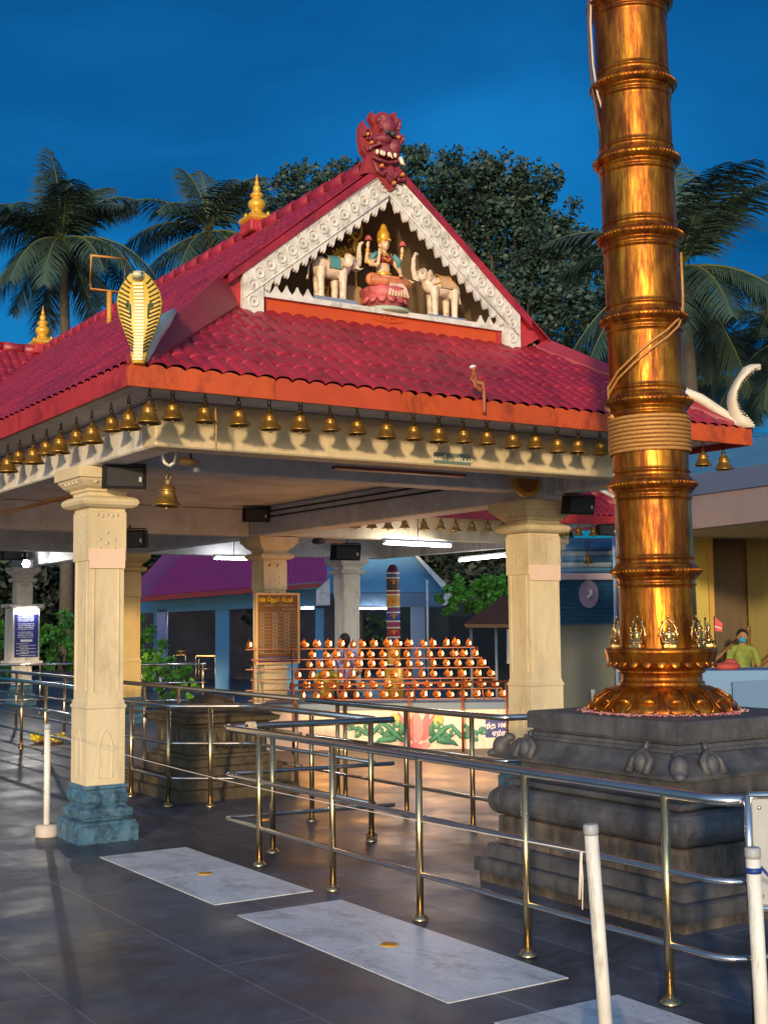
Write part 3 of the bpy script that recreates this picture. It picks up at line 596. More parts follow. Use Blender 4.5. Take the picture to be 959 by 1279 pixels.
def tube_light(a, bq, label, pw=5, glow=0):
    a, bq = V(a), V(bq); c = (a+bq)/2; t = thing('tube_light', c, label, 'tube light', 'lit fluorescent tubes'); d = (bq-a).normalized()
    m = MB(); m.tube([a, bq], .022, 10); m.build('tube', tube_m, t)
    m = MB(); m.prism([a-d*.04+V((0, -.03, .032)), a-d*.04+V((0, .03, .032)), a-d*.04+V((0, .02, .065)), a-d*.04+V((0, -.02, .065))], (bq-a)+d*.08)
    for e in (a, bq): m.box(e+V((0, 0, .012)), (.02, .02, .022))
    m.build('batten', mat('batten_white', (.6, .6, .6), .5), t)
    m = MB(); m.tube([c+V((0, 0, .06)), V((c.x, c.y, max(c.z+.12, 3.16 if c.z < 3.1 and c.z > 2.5 else c.z+.2)))], .006, 5); m.build('stem', darkg, t)
    L = bpy.data.lights.new('tube_glow', 'AREA'); L.shape = 'RECTANGLE'; L.size = (bq-a).length; L.size_y = .05; L.energy = pw*.8; L.color = (.88, .94, 1)
    o = bpy.data.objects.new('tube_glow', L); COL.objects.link(o); o.location = c+V((0, 0, -.04)); o.rotation_euler = (0, 0, atan2(d.y, d.x))
    if glow:
        L = bpy.data.lights.new('tube_glow', 'POINT'); L.shadow_soft_size = .3; L.energy = glow; L.color = (1, .93, .82); o = bpy.data.objects.new('tube_glow', L); COL.objects.link(o); o.location = c+V((0, 0, -.35))
    return t
def on(x, y, z): return az(x, y, z)
tube_light(on(480, 678, 2.72), on(562, 682, 2.72), 'long lit tube above the lamp rack, second from the right', 20, 26)
tube_light(on(574, 700, 2.72), on(632, 694, 2.72), 'tilted lit tube just left of the pillar beside the mast', 20, 14)
tube_light(on(268, 697, 2.72), on(316, 698, 2.72), 'lit tube in front of the magenta roof, left of the notice board pillar', 26)
# floodlight far left
c = V(p0.matrix_world.translation)+V((0, 0, 0)); c = ad(33, 704, 24.6); t = thing('floodlight', c, 'small blazing white floodlight above the far left pillar', 'floodlight')
m = MB(); m.ell(c, (.07, .07, .07)); m.build('lens', mat('flood_glow', (1, 1, 1), .5, emit=(1, 1, 1), estr=60), t)
m = MB(); m.box(c+V((.05, .09, 0)), (.10, .05, .08)); m.tube([c+V((.05, .1, .05)), c+V((.05, .1, .4))], .012, 6); m.build('housing', darkg, t)
L = bpy.data.lights.new('flood', 'SPOT'); L.energy = 90; L.spot_size = R(120); L.color = (1, .95, .88); L.shadow_soft_size = .06; o = bpy.data.objects.new('flood', L); COL.objects.link(o); o.location = c+V((-.05, -.12, -.04)); o.rotation_euler = (V((3.6, 12, .2))-c).to_track_quat('-Z', 'Y').to_euler()
# ---------------------------------------------------------------- finials, frame on the roof
def finial(c, s, label):
    c = V(c); t = thing('roof_finial', c, label, 'finial', 'golden ridge finials')
    m = MB(); m.box(c+V((0, 0, .03*s)), (.19*s, .19*s, .09*s), bev=.015); m.build('base_block', fascia_r, t)
    m = MB(); m.sqlathe([(.17*s, c.z+.12*s), (.20*s, c.z+.15*s), (.20*s, c.z+.19*s), (.13*s, c.z+.24*s)], (c.x, c.y))
    for a in range(4): m.ell(c+V((.17*s*cos(a*pi/2+pi/4), .17*s*sin(a*pi/2+pi/4), .22*s)), (.03*s, .03*s, .07*s))
    m.build('plinth', goldp, t)
    m = MB(); m.lathe([(r*s, z*s) for r, z in [(.13, .23), (.13, .26), (.09, .28), (.085, .31), (.12, .35), (.135, .40), (.12, .45), (.075, .48), (.07, .50), (.095, .52), (.10, .55), (.07, .58), (.045, .60), (.055, .63), (.06, .655), (.045, .68), (.028, .70), (.035, .73), (.02, .77), (.01, .84), (.0, .88)]], c, 20); m.build('kalasam', goldp, t)
finial((5.78, 11.15, 5.53), .68, 'golden kalasam finial on the ridge, left of the gable')
finial((5.78, 17.8, 5.52), .78, 'golden finial at the far end of the ridge, low in front of the left palm')
c = ax(134, 388, 5.0)
Yf = c.y; f0 = ay(113, 361, Yf); f1 = ay(156, 366, Yf); f2 = ay(156, 323, Yf); f3 = ay(114, 319, Yf); fb = ay(137, 363, Yf); fe = ay(137, 398, Yf)
t = thing('light_frame', fe, 'empty orange square pipe frame standing on the left roof behind the cobra head', 'frame')
m = MB(); m.tube([f0, f1, f2, f3], .018, 8, closed=True); m.build('frame', mat('orange_pipe', (.55, .24, .03), .5), t); m = MB(); m.tube([fb, fe-V((0, 0, .15))], .03, 8); m.build('post', MATS['orange_pipe'], t)
# ---------------------------------------------------------------- cobras on the hip ends
def cobra(base, tail_end, face, label, lean=0, K=1, hm=None, fat=0):
    base = V(base); t = thing('cobra_sculpture', base, label, 'cobra sculpture', 'cobra hoods on the roof corners')
    face = V(face).normalized(); sd_ = V((0, 0, 1)).cross(face).normalized()
    prof = [(0, .045, .045), (.06, .06, .05), (.12, .065, .045), (.2, .095, .03), (.28, .125, .026), (.37, .155, .024), (.46, .168, .024), (.53, .155, .028), (.59, .12, .035), (.64, .08, .045), (.67, .04, .03)]
    kids = []
    if fat: prof = [(z, w_*.95, d_*2.1) for z, w_, d_ in prof]
    def off_at(z): return -.05*sin(z/.67*pi)*(1+2.2*fat)+(.05+.03*fat)*(z/.67)**3+lean*z
    m = MB(); vs = []; n = 16
    for z, w_, d_ in prof:
        off = off_at(z)
        for j in range(n):
            a = 2*pi*j/n; vs.append(base+sd_*(w_*cos(a))+face*(d_*sin(a)+off)+V((0, 0, z)))
    fs = [[i*n+j, i*n+(j+1) % n, (i+1)*n+(j+1) % n, (i+1)*n+j] for i in range(len(prof)-1) for j in range(n)]
    m.add(vs, fs, 0, True); m.add(vs[:n], [list(range(n))]); m.add(vs[-n:], [list(range(n))])
    hood = m.build('hood', hm or mat('cobra_yellow', (.68, .45, .06), .45, var=.12), t)
    def wd(z):
        for i in range(len(prof)-1):
            if prof[i][0] <= z <= prof[i+1][0]:
                k = (z-prof[i][0])/(prof[i+1][0]-prof[i][0]); return prof[i][1]*(1-k)+prof[i+1][1]*k, prof[i][2]*(1-k)+prof[i+1][2]*k
        return .04, .03
    m = MB(); z = .03
    while z < .60:                       # belly scutes
        w_, d_ = wd(z); p = base+V((0, 0, z))+face*(off_at(z)+d_*.86)
        m.prism([p-sd_*.036-V((0, 0, .009)), p+sd_*.036-V((0, 0, .009)), p+sd_*.034+V((0, 0, .006)), p-sd_*.034+V((0, 0, .006))], face*.012); z += .024
    m.build('belly_scutes', mat('cobra_cream', (.78, .66, .42), .5), hood)
    m = MB(); z = .06
    while z < .60:                       # dark stripes on both sides of the hood
        w_, d_ = wd(z)
        for s in (-1, 1):
            pts = []
            for k in range(5):
                u = .28+.16*k
                zz2 = z+.035*k*.35; w2, d2 = wd(min(zz2, .66)); 
                if w2 < .06: continue
                pts.append(base+sd_*(s*w2*min(.97, u))+V((0, 0, zz2))+face*(off_at(zz2)+d2*sqrt(max(0, 1-min(.97, u)**2))+.0005))
            if len(pts) > 2: m.tube(pts[1:], .0072, 5)
        z += .030
    m.build('hood_stripes', mat('cobra_black', (.05, .03, .01), .6), hood)
    m = MB()
    for s in (-1, 1):
        pts = [(.085, .42), (.095, .44), (.085, .455), (.07, .44), (.066, .40), (.06, .34)]
        m.tube([base+sd_*(s*a)+V((0, 0, z))+face*(off_at(z)+.026) for a, z in pts], [.007, .01, .011, .011, .009, .004], 6)
    m.build('hood_marks', mat('cobra_green', (.05, .10, .05), .6), hood)
    m = MB(); hp = base+V((0, 0, .635))+face*(off_at(.62)+.035); m.ell(hp, (.052, .052, .036)); m.ell(hp+face*.045-V((0, 0, .006)), (.038, .038, .025)); hd = m.build('head', mat('cobra_head', (.62, .60, .34), .5), t)
    m = MB()
    for s in (-1, 1): m.ell(hp+sd_*s*.034+face*.04+V((0, 0, .012)), (.009, .009, .009), n=8, m=6)
    m.build('eye', MATS['cobra_black'], hd)
    m = MB(); te = V(tail_end); b0 = base+V((0, 0, .05))-face*.03; b0b = base+V((0, 0, .035))-face*.05; pts = [b0b-face*.01, b0-face*.05, b0.lerp(te, .35)+V((0, 0, .035)), b0.lerp(te, .7)+V((0, 0, .02)), te]
    m.tube(pts, [v_*(1 if not fat else .72) for v_ in (.035, .055, .062, .05, .018)], 12); allk = [o for o in t.children_recursive]
    for o in allk: o.data.transform(Matrix.Scale(K, 4))
    m.build('tail', mat('cobra_white', (.66, .58, .44), .5, var=.2), t)
def hip(t_, right=False):
    kh = KHR if right else KH; x = X0+t_*kh+.02; return V((x if not right else 2*XC-x, Y0+t_, ZE+SP*t_*kh+.11))
cobra((3.01, 7.40, 3.25), hip(.56), (-.5, -.85, 0), 'painted yellow cobra head with spread hood on the left front corner of the roof', -.02, .86)
cobra((8.55, 7.42, 3.26), hip(.80, True), (.8, -.6, 0), 'white and yellow cobra head seen side-on at the right end of the front eave', .05, .82, mat('cobra_white', (.66, .58, .44), .5, var=.2), 1)
# small guardian figure on the eave
c = ay(592, 489, 7.40); t = thing('eave_figure', c, 'small brown monkey-like figure sitting on the front eave edge', 'figure')
m = MB(); m.ell(c+V((0, 0, .10)), (.032, .03, .05)); m.ell(c+V((-.01, -.01, .165)), (.026, .026, .028)); m.tube([c+V((-.02, -.02, .12)), c+V((-.05, -.03, .08)), c+V((-.02, -.05, .05))], .012); m.tube([c+V((0, -.01, .06)), c+V((.05, -.04, .06)), c+V((.06, -.04, 0)), c+V((.06, -.04, -.16))], [.022, .02, .016, .014]); m.tube([c+V((-.01, -.01, .06)), c+V((-.03, -.05, .03)), c+V((.03, -.05, .0))], .018)
remesh(m.build('body', mat('fig_brown', (.30, .08, .03), .5), t), .007, 2)
m = MB(); m.ell(c+V((-.012, -.005, .178)), (.027, .027, .018)); m.build('cap', whitep, t)
# ---------------------------------------------------------------- guardian head (yali) on the gable apex
c = V((XC-.02, YG-.06, 5.225)); t = thing('guardian_head', c, 'maroon horned guardian mask with bared white teeth crowning the gable', 'roof ornament')
s = .0066                                   # metres per zoom pixel of the outline
def yp(a, bq): return V((c.x+(a-590)*.00071, c.y, c.z+(1080-bq)*.00071))
out = [(590, 1080), (500, 1010), (440, 930), (330, 900), (210, 940), (250, 820), (270, 720), (215, 660), (185, 520), (190, 400), (225, 300), (280, 370), (365, 420), (385, 330), (320, 240), (350, 160), (385, 205), (460, 145), (520, 135), (600, 150), (640, 120), (680, 90), (710, 180), (715, 300), (765, 390), (755, 460), (715, 520), (710, 640), (730, 780), (790, 830), (800, 900), (760, 970), (690, 960), (650, 1050)]
m = MB(); m.prism([yp(*q)+V((0, .03, 0)) for q in out], (0, -.065, 0)); hb = m.build('crest', maroon, t)
m = MB()
for a, bq, r in [((540, 330), 0, (.085, .08, .085)), ((470, 500), 0, (.09, .09, .05)), ((620, 560), 0, (.07, .08, .08)), ((560, 640), 0, (.12, .06, .05)), ((520, 230), 0, (.08, .06, .05)), ((430, 260), 0, (.03, .04, .03)), ((680, 420), 0, (.035, .04, .06))]:
    m.ell(yp(*a)+V((0, -.05, 0)), r)
m.ell(yp(590, 880)+V((0, -.05, 0)), (.05, .04, .08)); m.tube([yp(360, 780)+V((0, -.05, 0)), yp(400, 880)+V((0, -.06, 0)), yp(470, 910)+V((0, -.06, 0)), yp(530, 820)+V((0, -.05, 0))], [.014, .022, .022, .014]); m.tube([yp(640, 850)+V((0, -.05, 0)), yp(690, 940)+V((0, -.06, 0)), yp(770, 920)+V((0, -.06, 0)), yp(780, 840)+V((0, -.05, 0)), yp(740, 830)+V((0, -.05, 0))], [.014, .02, .02, .018, .012])
for pts in ([(215, 500), (235, 420), (290, 400), (330, 460), (300, 520), (255, 510)], [(640, 300), (655, 220), (690, 200), (700, 290), (670, 350)], [(420, 380), (470, 340), (540, 380), (600, 350), (650, 390)], [(330, 600), (420, 560), (520, 580), (610, 540), (690, 600)], [(330, 720), (420, 760), (520, 770), (620, 740), (700, 700)], [(700, 420), (745, 400), (740, 470), (700, 500)], [(520, 860), (560, 920), (620, 930), (660, 870)], [(240, 600), (270, 660), (310, 640), (300, 590)]):
    m.tube([yp(*q)+V((0, -.055 if q[0] < 340 else -.085, 0)) for q in pts], .015, 7)
fc = m.build('face', mat('rosy_maroon', (.22, .03, .045), .5, var=.4, vscale=14), t); remesh(fc, .007, 1)
m = MB()
for a in [(340, 690), (400, 690), (430, 695), (505, 690), (590, 685)]: m.ell(yp(*a)+V((0, -.12, 0)), (.017, .016, .022), n=8, m=6)
m.tube([yp(510, 680)+V((0, -.12, 0)), yp(545, 740)+V((0, -.13, 0))], [.016, .003]); m.tube([yp(680, 690)+V((0, -.10, 0)), yp(690, 760)+V((0, -.12, 0)), yp(735, 785)+V((0, -.12, 0))], [.02, .018, .004]); m.build('teeth', mat('ivory', (.75, .66, .48), .4), t)
m = MB(); m.ell(yp(555, 440)+V((0, -.135, 0)), (.028, .02, .022)); m.ell(yp(470, 430)+V((0, -.13, 0)), (.022, .02, .018)); m.build('eye', mat('eye_dark', (.03, .06, .05), .3), t)
m = MB()
for a in [(265, 465), (660, 230), (430, 825), (720, 880), (600, 1000), (320, 555), (665, 440), (600, 540)]: m.ell(yp(*a)+V((0, -.055 if a[0] in (265, 660, 320) else -.085, 0)), (.016, .03, .016), n=8, m=6)
m.build('stud', mat('orange_stud', (.65, .22, .06), .5), t)
# ---------------------------------------------------------------- gable statues
def elephant(c, dirx, label, trunk_up, saddle):
    c = V(c); t = thing('elephant_statue', c, label, 'elephant statue', 'elephant statues in the gable'); q = lambda x, y, z: c+V((dirx*x, y, z))
    m = MB(); m.ell(q(0, 0, .255), (.135, .082, .085)); m.ell(q(.10, 0, .27), (.075, .07, .08)); m.ell(q(-.09, 0, .25), (.07, .075, .085))
    for x, y in ((.085, -.045), (.065, .045), (-.11, -.045), (-.09, .045)): m.tube([q(x, y, .24), q(x*1.02, y, .12), q(x, y, .02), q(x, y, 0)], [.042, .03, .027, .032], 10)
    m.ell(q(.175, 0, .325), (.058, .052, .06)); m.ell(q(.16, 0, .365), (.03, .035, .03)); m.ell(q(.205, 0, .30), (.035, .035, .035))
    if trunk_up: m.tube([q(.215, 0, .30), q(.25, 0, .315), q(.265, 0, .37), q(.262, 0, .44), q(.275, 0, .49), q(.30, -.01, .50)], [.034, .03, .024, .019, .015, .013], 10)
    else: m.tube([q(.215, 0, .30), q(.245, -.01, .30), q(.275, -.02, .36), q(.27, -.02, .45), q(.25, -.02, .50), q(.22, -.02, .49)], [.034, .03, .022, .018, .014, .012], 10)
    b_ = m.build('body', eleph_m, t); remesh(b_, .008, 4)
    for s in (-1, 1):
        m = MB(); m.ell(q(.135, s*.062, .32), (.036, .012, .05), M=Matrix.Rotation(s*dirx*.35, 3, 'Z')); m.build('ear', eleph_m, t)
        m = MB(); m.tube([q(.215, s*.03, .285), q(.25, s*.035, .27), q(.285, s*.03, .285)], [.010, .008, .003], 8); m.build('tusk', MATS['ivory'], t)
        m = MB(); m.ell(q(.205, s*.05, .335), (.006, .005, .006), n=8, m=6); m.build('eye', MATS['eye_dark'], t)
    m = MB(); m.tube([q(-.155, 0, .30), q(-.19, 0, .26), q(-.195, 0, .19), q(-.205, 0, .14)], [.012, .009, .007, .011], 8); m.build('tail', eleph_m, t)
    m = MB(); M_ = None
    vs = []; n = 14
    for x in (-.06, .05):
        for r in (.089, .094):
            for j in range(n+1): a = -.25+(pi+.5)*j/n; vs.append(q(x, (r)*cos(a), .255+(r+.003)*sin(a)))
    k = n+1
    fs = []
    for j in range(n): fs += [[k+j, k+j+1, 3*k+j+1, 3*k+j], [j, j+1, 2*k+j+1, 2*k+j], [j, j+1, k+j+1, k+j], [2*k+j, 2*k+j+1, 3*k+j+1, 3*k+j]]
    fs += [[0, k, 3*k, 2*k], [n, k+n, 3*k+n, 2*k+n]]
    m.add(vs, fs, 0); 
    for x in (-.06, .05): m.tube([q(x, .096*cos(-.25+(pi+.5)*j/12), .255+.099*sin(-.25+(pi+.5)*j/12)) for j in range(13)], .005, 5, 1)
    for s in (-1, 1): m.tube([q(.055, s*.09, .27), q(.12, s*.076, .25)], .004, 5, 1)
    m.build('saddle_cloth', [saddle, goldp], t)
    m = MB(); m.box(c+V((0, 0, -.022)), (.19, .10, .02), bev=.004); m.box(c+V((0, 0, -.052)), (.175, .09, .012))
    for i in range(11): m.box(c+V((-.16+.032*i, -.091, -.052)), (.010, .004, .009), 1)
    m.build('plinth', [mat('slate_blue_plinth', (.20, .24, .34), .6), whitep], t)
elephant((5.29, 8.90, 4.275), 1, 'white elephant statue with teal saddle cloth and raised trunk, left in the gable', True, tealc)
elephant((6.40, 8.90, 4.26), -1, 'white elephant statue with tan saddle cloth, right in the gable', False, mat('tan_saddle', (.55, .34, .20), .5))
c = V((5.83, 8.92, 4.25)); t = thing('goddess_statue', c, 'painted four-armed goddess seated cross-legged on a rose lotus in the gable', 'goddess statue')
rr = lambda x, y, z: c+V((x, y, z))
m = MB(); m.lathe([(0, 0), (.10, 0), (.13, .02), (.17, .09), (.19, .15), (.15, .175), (0, .18)], c, 20)
lp = m.build('lotus_seat', rosy, t)
m = MB()
for i in range(14):
    a = 2*pi*i/14; m.ell(rr(.15*cos(a), .15*sin(a), .10), (.045, .018, .07), M=Matrix.Rotation(a+pi/2, 3, 'Z') @ Matrix.Rotation(-.45, 3, 'X'), n=8, m=6)
m.build('lotus_petals', rosy, lp)
m = MB(); m.lathe([(0, -.03), (.19, -.03), (.21, -.01), (.16, .015), (0, .02)], c, 18); m.build('pedestal', mat('pale_green_plinth', (.40, .48, .38), .6), t)
m = MB()     # body and limbs, one skin
m.ell(rr(0, .01, .25), (.085, .06, .055)); m.ell(rr(0, .01, .33), (.058, .045, .07)); m.ell(rr(0, .005, .405), (.078, .048, .055)); m.tube([rr(0, 0, .44), rr(0, -.002, .475)], .024)
m.ell(rr(0, -.012, .515), (.039, .042, .05)); m.ell(rr(0, -.052, .508), (.008, .009, .012)); m.ell(rr(0, -.04, .485), (.018, .012, .012)); 
for s in (-1, 1):
    m.ell(rr(s*.04, 0, .51), (.009, .012, .018))
    m.tube([rr(s*.075, 0, .425), rr(s*.125, -.015, .345), rr(s*.10, -.075, .30 if s > 0 else .33)], [.026, .021, .016])
    m.tube([rr(s*.08, .02, .43), rr(s*.15, .01, .37), rr(s*.155, -.02, .46)], [.024, .02, .014])
    m.ell(rr(s*.155, -.024, .485), (.016, .012, .024))
    for f in range(4): m.tube([rr(s*.155+(f-1.5)*.008, -.026, .495), rr(s*.155+(f-1.5)*.010, -.032, .52)], [.005, .003], 6)
m.tube([rr(-.10, -.075, .33), rr(-.095, -.085, .40)], [.015, .013]); m.ell(rr(-.093, -.09, .42), (.018, .01, .022))
for f in range(4): m.tube([rr(-.105+f*.008, -.092, .43), rr(-.107+f*.009, -.094, .46)], [.0055, .0035], 6)
m.tube([rr(.10, -.075, .30), rr(.075, -.12, .26)], [.014, .012]); m.ell(rr(.07, -.13, .255), (.02, .022, .01))
m.tube([rr(-.04, -.10, .205), rr(.06, -.135, .205)], .016)
remesh(m.build('body', skin_s, t), .0065, 2)
m = MB()      # garment over the legs
m.tube([rr(-.05, 0, .235), rr(-.15, -.06, .22), rr(-.16, -.075, .215)], [.055, .052, .042]); m.tube([rr(.05, 0, .235), rr(.15, -.06, .22), rr(.165, -.075, .215)], [.055, .052, .042])
m.tube([rr(-.16, -.075, .21), rr(-.06, -.125, .20), rr(.05, -.13, .20)], [.042, .036, .026]); m.tube([rr(.165, -.075, .21), rr(.07, -.12, .20), rr(-.04, -.12, .20)], [.042, .036, .026]); m.ell(rr(0, -.03, .22), (.1, .07, .04))
remesh(m.build('skirt', mat('orange_silk', (.62, .20, .08), .45, var=.35, vscale=20), t), .008, 3)
m = MB()
for i in range(7):
    x = (i-3)*.022; m.tube([rr(x*.6+.02, -.13, .21), rr(x+.02, -.165, .15), rr(x*1.3+.02, -.175, .08)], [.010, .013, .012], 8)
m.build('pleats', mat('pale_silk', (.72, .48, .34), .5, var=.2, vscale=20), t)
m = MB(); m.ell(rr(0, .003, .40), (.081, .052, .042)); m.ell(rr(-.03, -.035, .40), (.03, .026, .028)); m.ell(rr(.03, -.035, .40), (.03, .026, .028)); m.build('bodice', maroon, t)
m = MB(); m.tube([rr(.07, -.02, .44), rr(.115, -.03, .40), rr(.12, -.02, .34)], [.022, .026, .014]); m.tube([rr(-.07, -.02, .44), rr(-.11, -.02, .41), rr(-.115, -.0, .36)], [.02, .024, .014]); m.build('shawl', tealc, t)
m = MB(); m.lathe([(.044, .53), (.05, .545), (.046, .56), (.05, .575), (.048, .60), (.036, .63), (.028, .64), (.03, .65), (.016, .675), (0, .685)], c, 16)
for i in range(9): a = pi+pi*i/8; m.ell(rr(.05*cos(a), .05*sin(a)-.005, .55), (.009, .009, .012), n=6, m=5)
m.build('crown', goldp, t)
m = MB(); m.tube([rr(-.05, -.03, .45), rr(-.03, -.055, .40), rr(0, -.065, .375), rr(.03, -.055, .40), rr(.05, -.03, .45)], .007, 6); m.tube([rr(-.035, -.025, .455), rr(0, -.05, .43), rr(.035, -.025, .455)], .006, 6)
for s in (-1, 1): m.lathe([(.021, -.01), (.023, 0), (.021, .01)], rr(s*.135, -.005, .36), 10); m.lathe([(.017, -.008), (.019, 0), (.017, .008)], rr(s*.155, -.018, .45), 10)
m.lathe([(.062, 0), (.065, .012), (.062, .022)], rr(0, .01, .275), 18); m.build('jewellery', goldp, t)
m = MB()
for s in (-1, 1):
    m.ell(rr(s*.014, -.049, .522), (.006, .004, .0035), n=8, m=5); m.tube([rr(s*.006, -.052, .534), rr(s*.015, -.051, .538), rr(s*.024, -.044, .533)], .0018, 5)
m.build('eye', MATS['eye_dark'], t); m = MB(); m.ell(rr(0, -.051, .491), (.009, .005, .003), n=8, m=5); m.build('lips', red_m, t)
m = MB(); m.ell(rr(0, .014, .515), (.043, .036, .052)); m.tube([rr(.03, .03, .50), rr(.06, .03, .43), rr(.075, .02, .34)], [.02, .018, .006]); m.build('hair', black, t)
for s in (-1, 1):
    m = MB()
    for i in range(8): a = 2*pi*i/8; m.ell(rr(s*.155+.016*cos(a), -.03+.016*sin(a), .54), (.011, .007, .024), M=Matrix.Rotation(a+pi/2, 3, 'Z') @ Matrix.Rotation(-.4, 3, 'X'), n=6, m=5)
    m.build('held_lotus', rosy, t)
for o_ in [o for o in bpy.data.objects if o.name.startswith('elephant_statue') or o.name == 'goddess_statue']: o_.scale = (1.12,)*3 if o_.name == 'goddess_statue' else (1.07,)*3
# ornamental arches behind the goddess
t = thing('halo_arch', (5.62, 9.25, 4.25), 'golden scrollwork arch standing behind the goddess', 'ornament'); 
for sgn, c0, nm in ((1, (5.35, 9.09, 4.28), 0),):
    m = MB(); pts = [V((5.36, 9.10, 4.24)), V((5.33, 9.10, 4.42)), V((5.37, 9.10, 4.62)), V((5.47, 9.10, 4.76)), V((5.58, 9.10, 4.80))]
    for o_ in (0, .05): m.tube([p+V((o_, 0, -o_*.3)) for p in pts], .016, 8)
    for i in range(12):
        k = i/11*3.999; j = int(k); p = pts[j].lerp(pts[j+1], k-j); m.ell(p+V((.025, -.01, 0)), (.018, .012, .018), n=8, m=5); m.ell(p+V((-.022, 0, .012)), (.014, .008, .018), n=8, m=5)
    m.build('left_scroll', goldp, t)
m = MB(); cc = V((5.66, 9.09, 4.98))
m.tube([cc+V((.055*cos(a), 0, .085*sin(a))) for a in [k*pi/9 for k in range(18)]], .017, 8, closed=True); m.ell(cc, (.03, .012, .045)); m.ell(cc+V((0, 0, -.15)), (.04, .015, .06)); m.tube([cc+V((0, 0, -.12)), cc+V((-.07, 0, -.16)), cc+V((-.08, 0, -.10)), cc+V((-.05, 0, -.09))], .011, 6); m.tube([cc+V((0, 0, -.12)), cc+V((.07, 0, -.16)), cc+V((.08, 0, -.10)), cc+V((.05, 0, -.09))], .011, 6)
m.tube([cc+V((0, 0, -.2)), cc+V((.06, .10, -.7))], .010, 8); m.build('crest', goldp, t)
m = MB(); m.ell(cc+V((0, -.012, 0)), (.022, .01, .03)); m.build('jewel', mat('blue_jewel', (.02, .05, .15), .2), t)
m = MB(); m.tube([V((6.0, 9.10, 4.3)), V((6.02, 9.10, 4.5)), V((5.98, 9.10, 4.66)), V((5.9, 9.10, 4.76)), V((5.8, 9.10, 4.8))], .018, 8)
for i in range(8): m.ell(V((6.02-.02*abs(i-3), 9.095, 4.34+i*.06)), (.02, .012, .022), n=8, m=5)
m.build('right_scroll', goldp, t)
m = MB(); m.box((5.62, 9.20, 4.36), (.13, .07, .15), bev=.02); tag(m.build('backrest', mat('ochre_seat', (.42, .26, .12), .6), origin=(5.62, 9.2, 4.22)), 'ochre throne block behind the left side of the lotus seat', 'seat')
# ---------------------------------------------------------------- granite pedestal
PC = V((5.86, 5.74, 0)); DX = -.02
ped = thing('stone_pedestal', PC, 'tiered dark granite pedestal under the golden mast', 'pedestal')
def tier(nm, prof, m_=stone):
    mb = MB(); mb.sqlathe(prof, (PC.x, PC.y), dx=DX); return mb.build(nm, m_, ped)
tier('base_course', [(.875, 0), (.875, .055), (.86, .062)], stone_w)
tier('plinth_course', [(.90, .064), (.90, .138), (.885, .147), (.86, .148)]); tier('plinth_course', [(.84, .149), (.84, .224), (.825, .234), (.80, .235)]); tier('block_course', [(.785, .236), (.785, .40), (.775, .408), (.74, .409)], stone_w)
tier('round_moulding', [(.75, .41), (.785, .418), (.815, .44), (.832, .475), (.835, .51), (.825, .545), (.795, .58), (.77, .592), (.74, .595)])
tier('neck_course', [(.70, .596), (.70, .615), (.755, .617), (.755, .640), (.70, .643), (.68, .66), (.68, .765)])
tier('cornice', [(.70, .766), (.805, .768), (.81, .79), (.80, .795), (.775, .812), (.74, .845), (.70, .885), (.69, .893), (.66, .894)])
tier('step_course', [(.665, .895), (.665, .915), (.65, .917), (.65, .938), (.64, .94)]); tier('step_course', [(.615, .941), (.615, .955), (.61, .957)])
tier('top_slab', [(.65, .958), (.65, 1.052), (.64, 1.066), (.52, 1.068)])
for sx in (-1, 1):                 # carved horn pieces on the cornice, corner and middle of each side
    for sy in (-1, 1):
        c = V((PC.x+sx*(.79+DX), PC.y+sy*.79, .835)); mb = MB(); mb.ell(c+V((-sx*.02, -sy*.02, .0)), (.055, .055, .07)); mb.ell(c+V((sx*.02, sy*.02, -.04)), (.035, .035, .025)); mb.ell(c+V((-sx*.06, -sy*.06, .06)), (.04, .04, .03)); remesh(mb.build('corner_carving', stone, ped), .012, 2)
        c = V((PC.x+sx*(.76+DX), PC.y+sy*.76, .51)); mb = MB(); mb.ell(c, (.085, .085, .07)); mb.build('corner_boss', stone, ped)
for d, n in ((V((-1, 0, 0)), V((0, 1, 0))), (V((0, -1, 0)), V((1, 0, 0))), (V((1, 0, 0)), V((0, 1, 0))), (V((0, 1, 0)), V((1, 0, 0)))):
    for k in (-.50, .50):
        c = PC+d*(.765)+n*k+V((0, 0, .84)); mb = MB()
        mb.tube([c-n*.065+V((0, 0, -.05))+d*.035, c-n*.07+V((0, 0, .02))+d*.0, c+V((0, 0, .075))-d*.03, c+n*.07+V((0, 0, .02)), c+n*.065+V((0, 0, -.05))+d*.035], .022, 8); mb.ell(c+V((0, 0, -.0)), (.045, .045, .06)); mb.tube([c+V((0, 0, .07))-d*.03, c+V((0, 0, .12))-d*.05], [.02, .008], 8); mb.build('arch_carving', stone, ped)
mb = MB(); mb.ell(PC+V((.02, -.838, .485)), (.02, .006, .035), n=7, m=5); mb.ell(PC+V((.035, -.83, .45)), (.018, .006, .03), n=7, m=5); mb.ell(PC+V((-.005, -.838, .52)), (.012, .006, .025), n=7, m=5); mb.build('pale_smear', mat('pale_smear', (.5, .36, .3), .8), ped)
# petals scattered at the foot of the lotus base
mb = MB(); random.seed(5)
for i in range(900):
    a = random.uniform(0, 2*pi); r = .445+abs(random.gauss(0, .028)); c = V((5.80+r*cos(a), 5.77+r*sin(a), 1.070+random.uniform(0, .012)))
    mb.ell(c, (random.uniform(.005, .012), random.uniform(.005, .012), .003), mi=random.choice((0, 0, 1)), n=5, m=3)
tag(mb.build('flower_petals', [mat('rose_petal', (.45, .13, .14), .7), mat('pale_petal', (.60, .42, .38), .7)], origin=(5.80, 5.77, 1.068)), 'loose pink flower petals heaped round the foot of the golden lotus base', 'petals', kind='stuff')
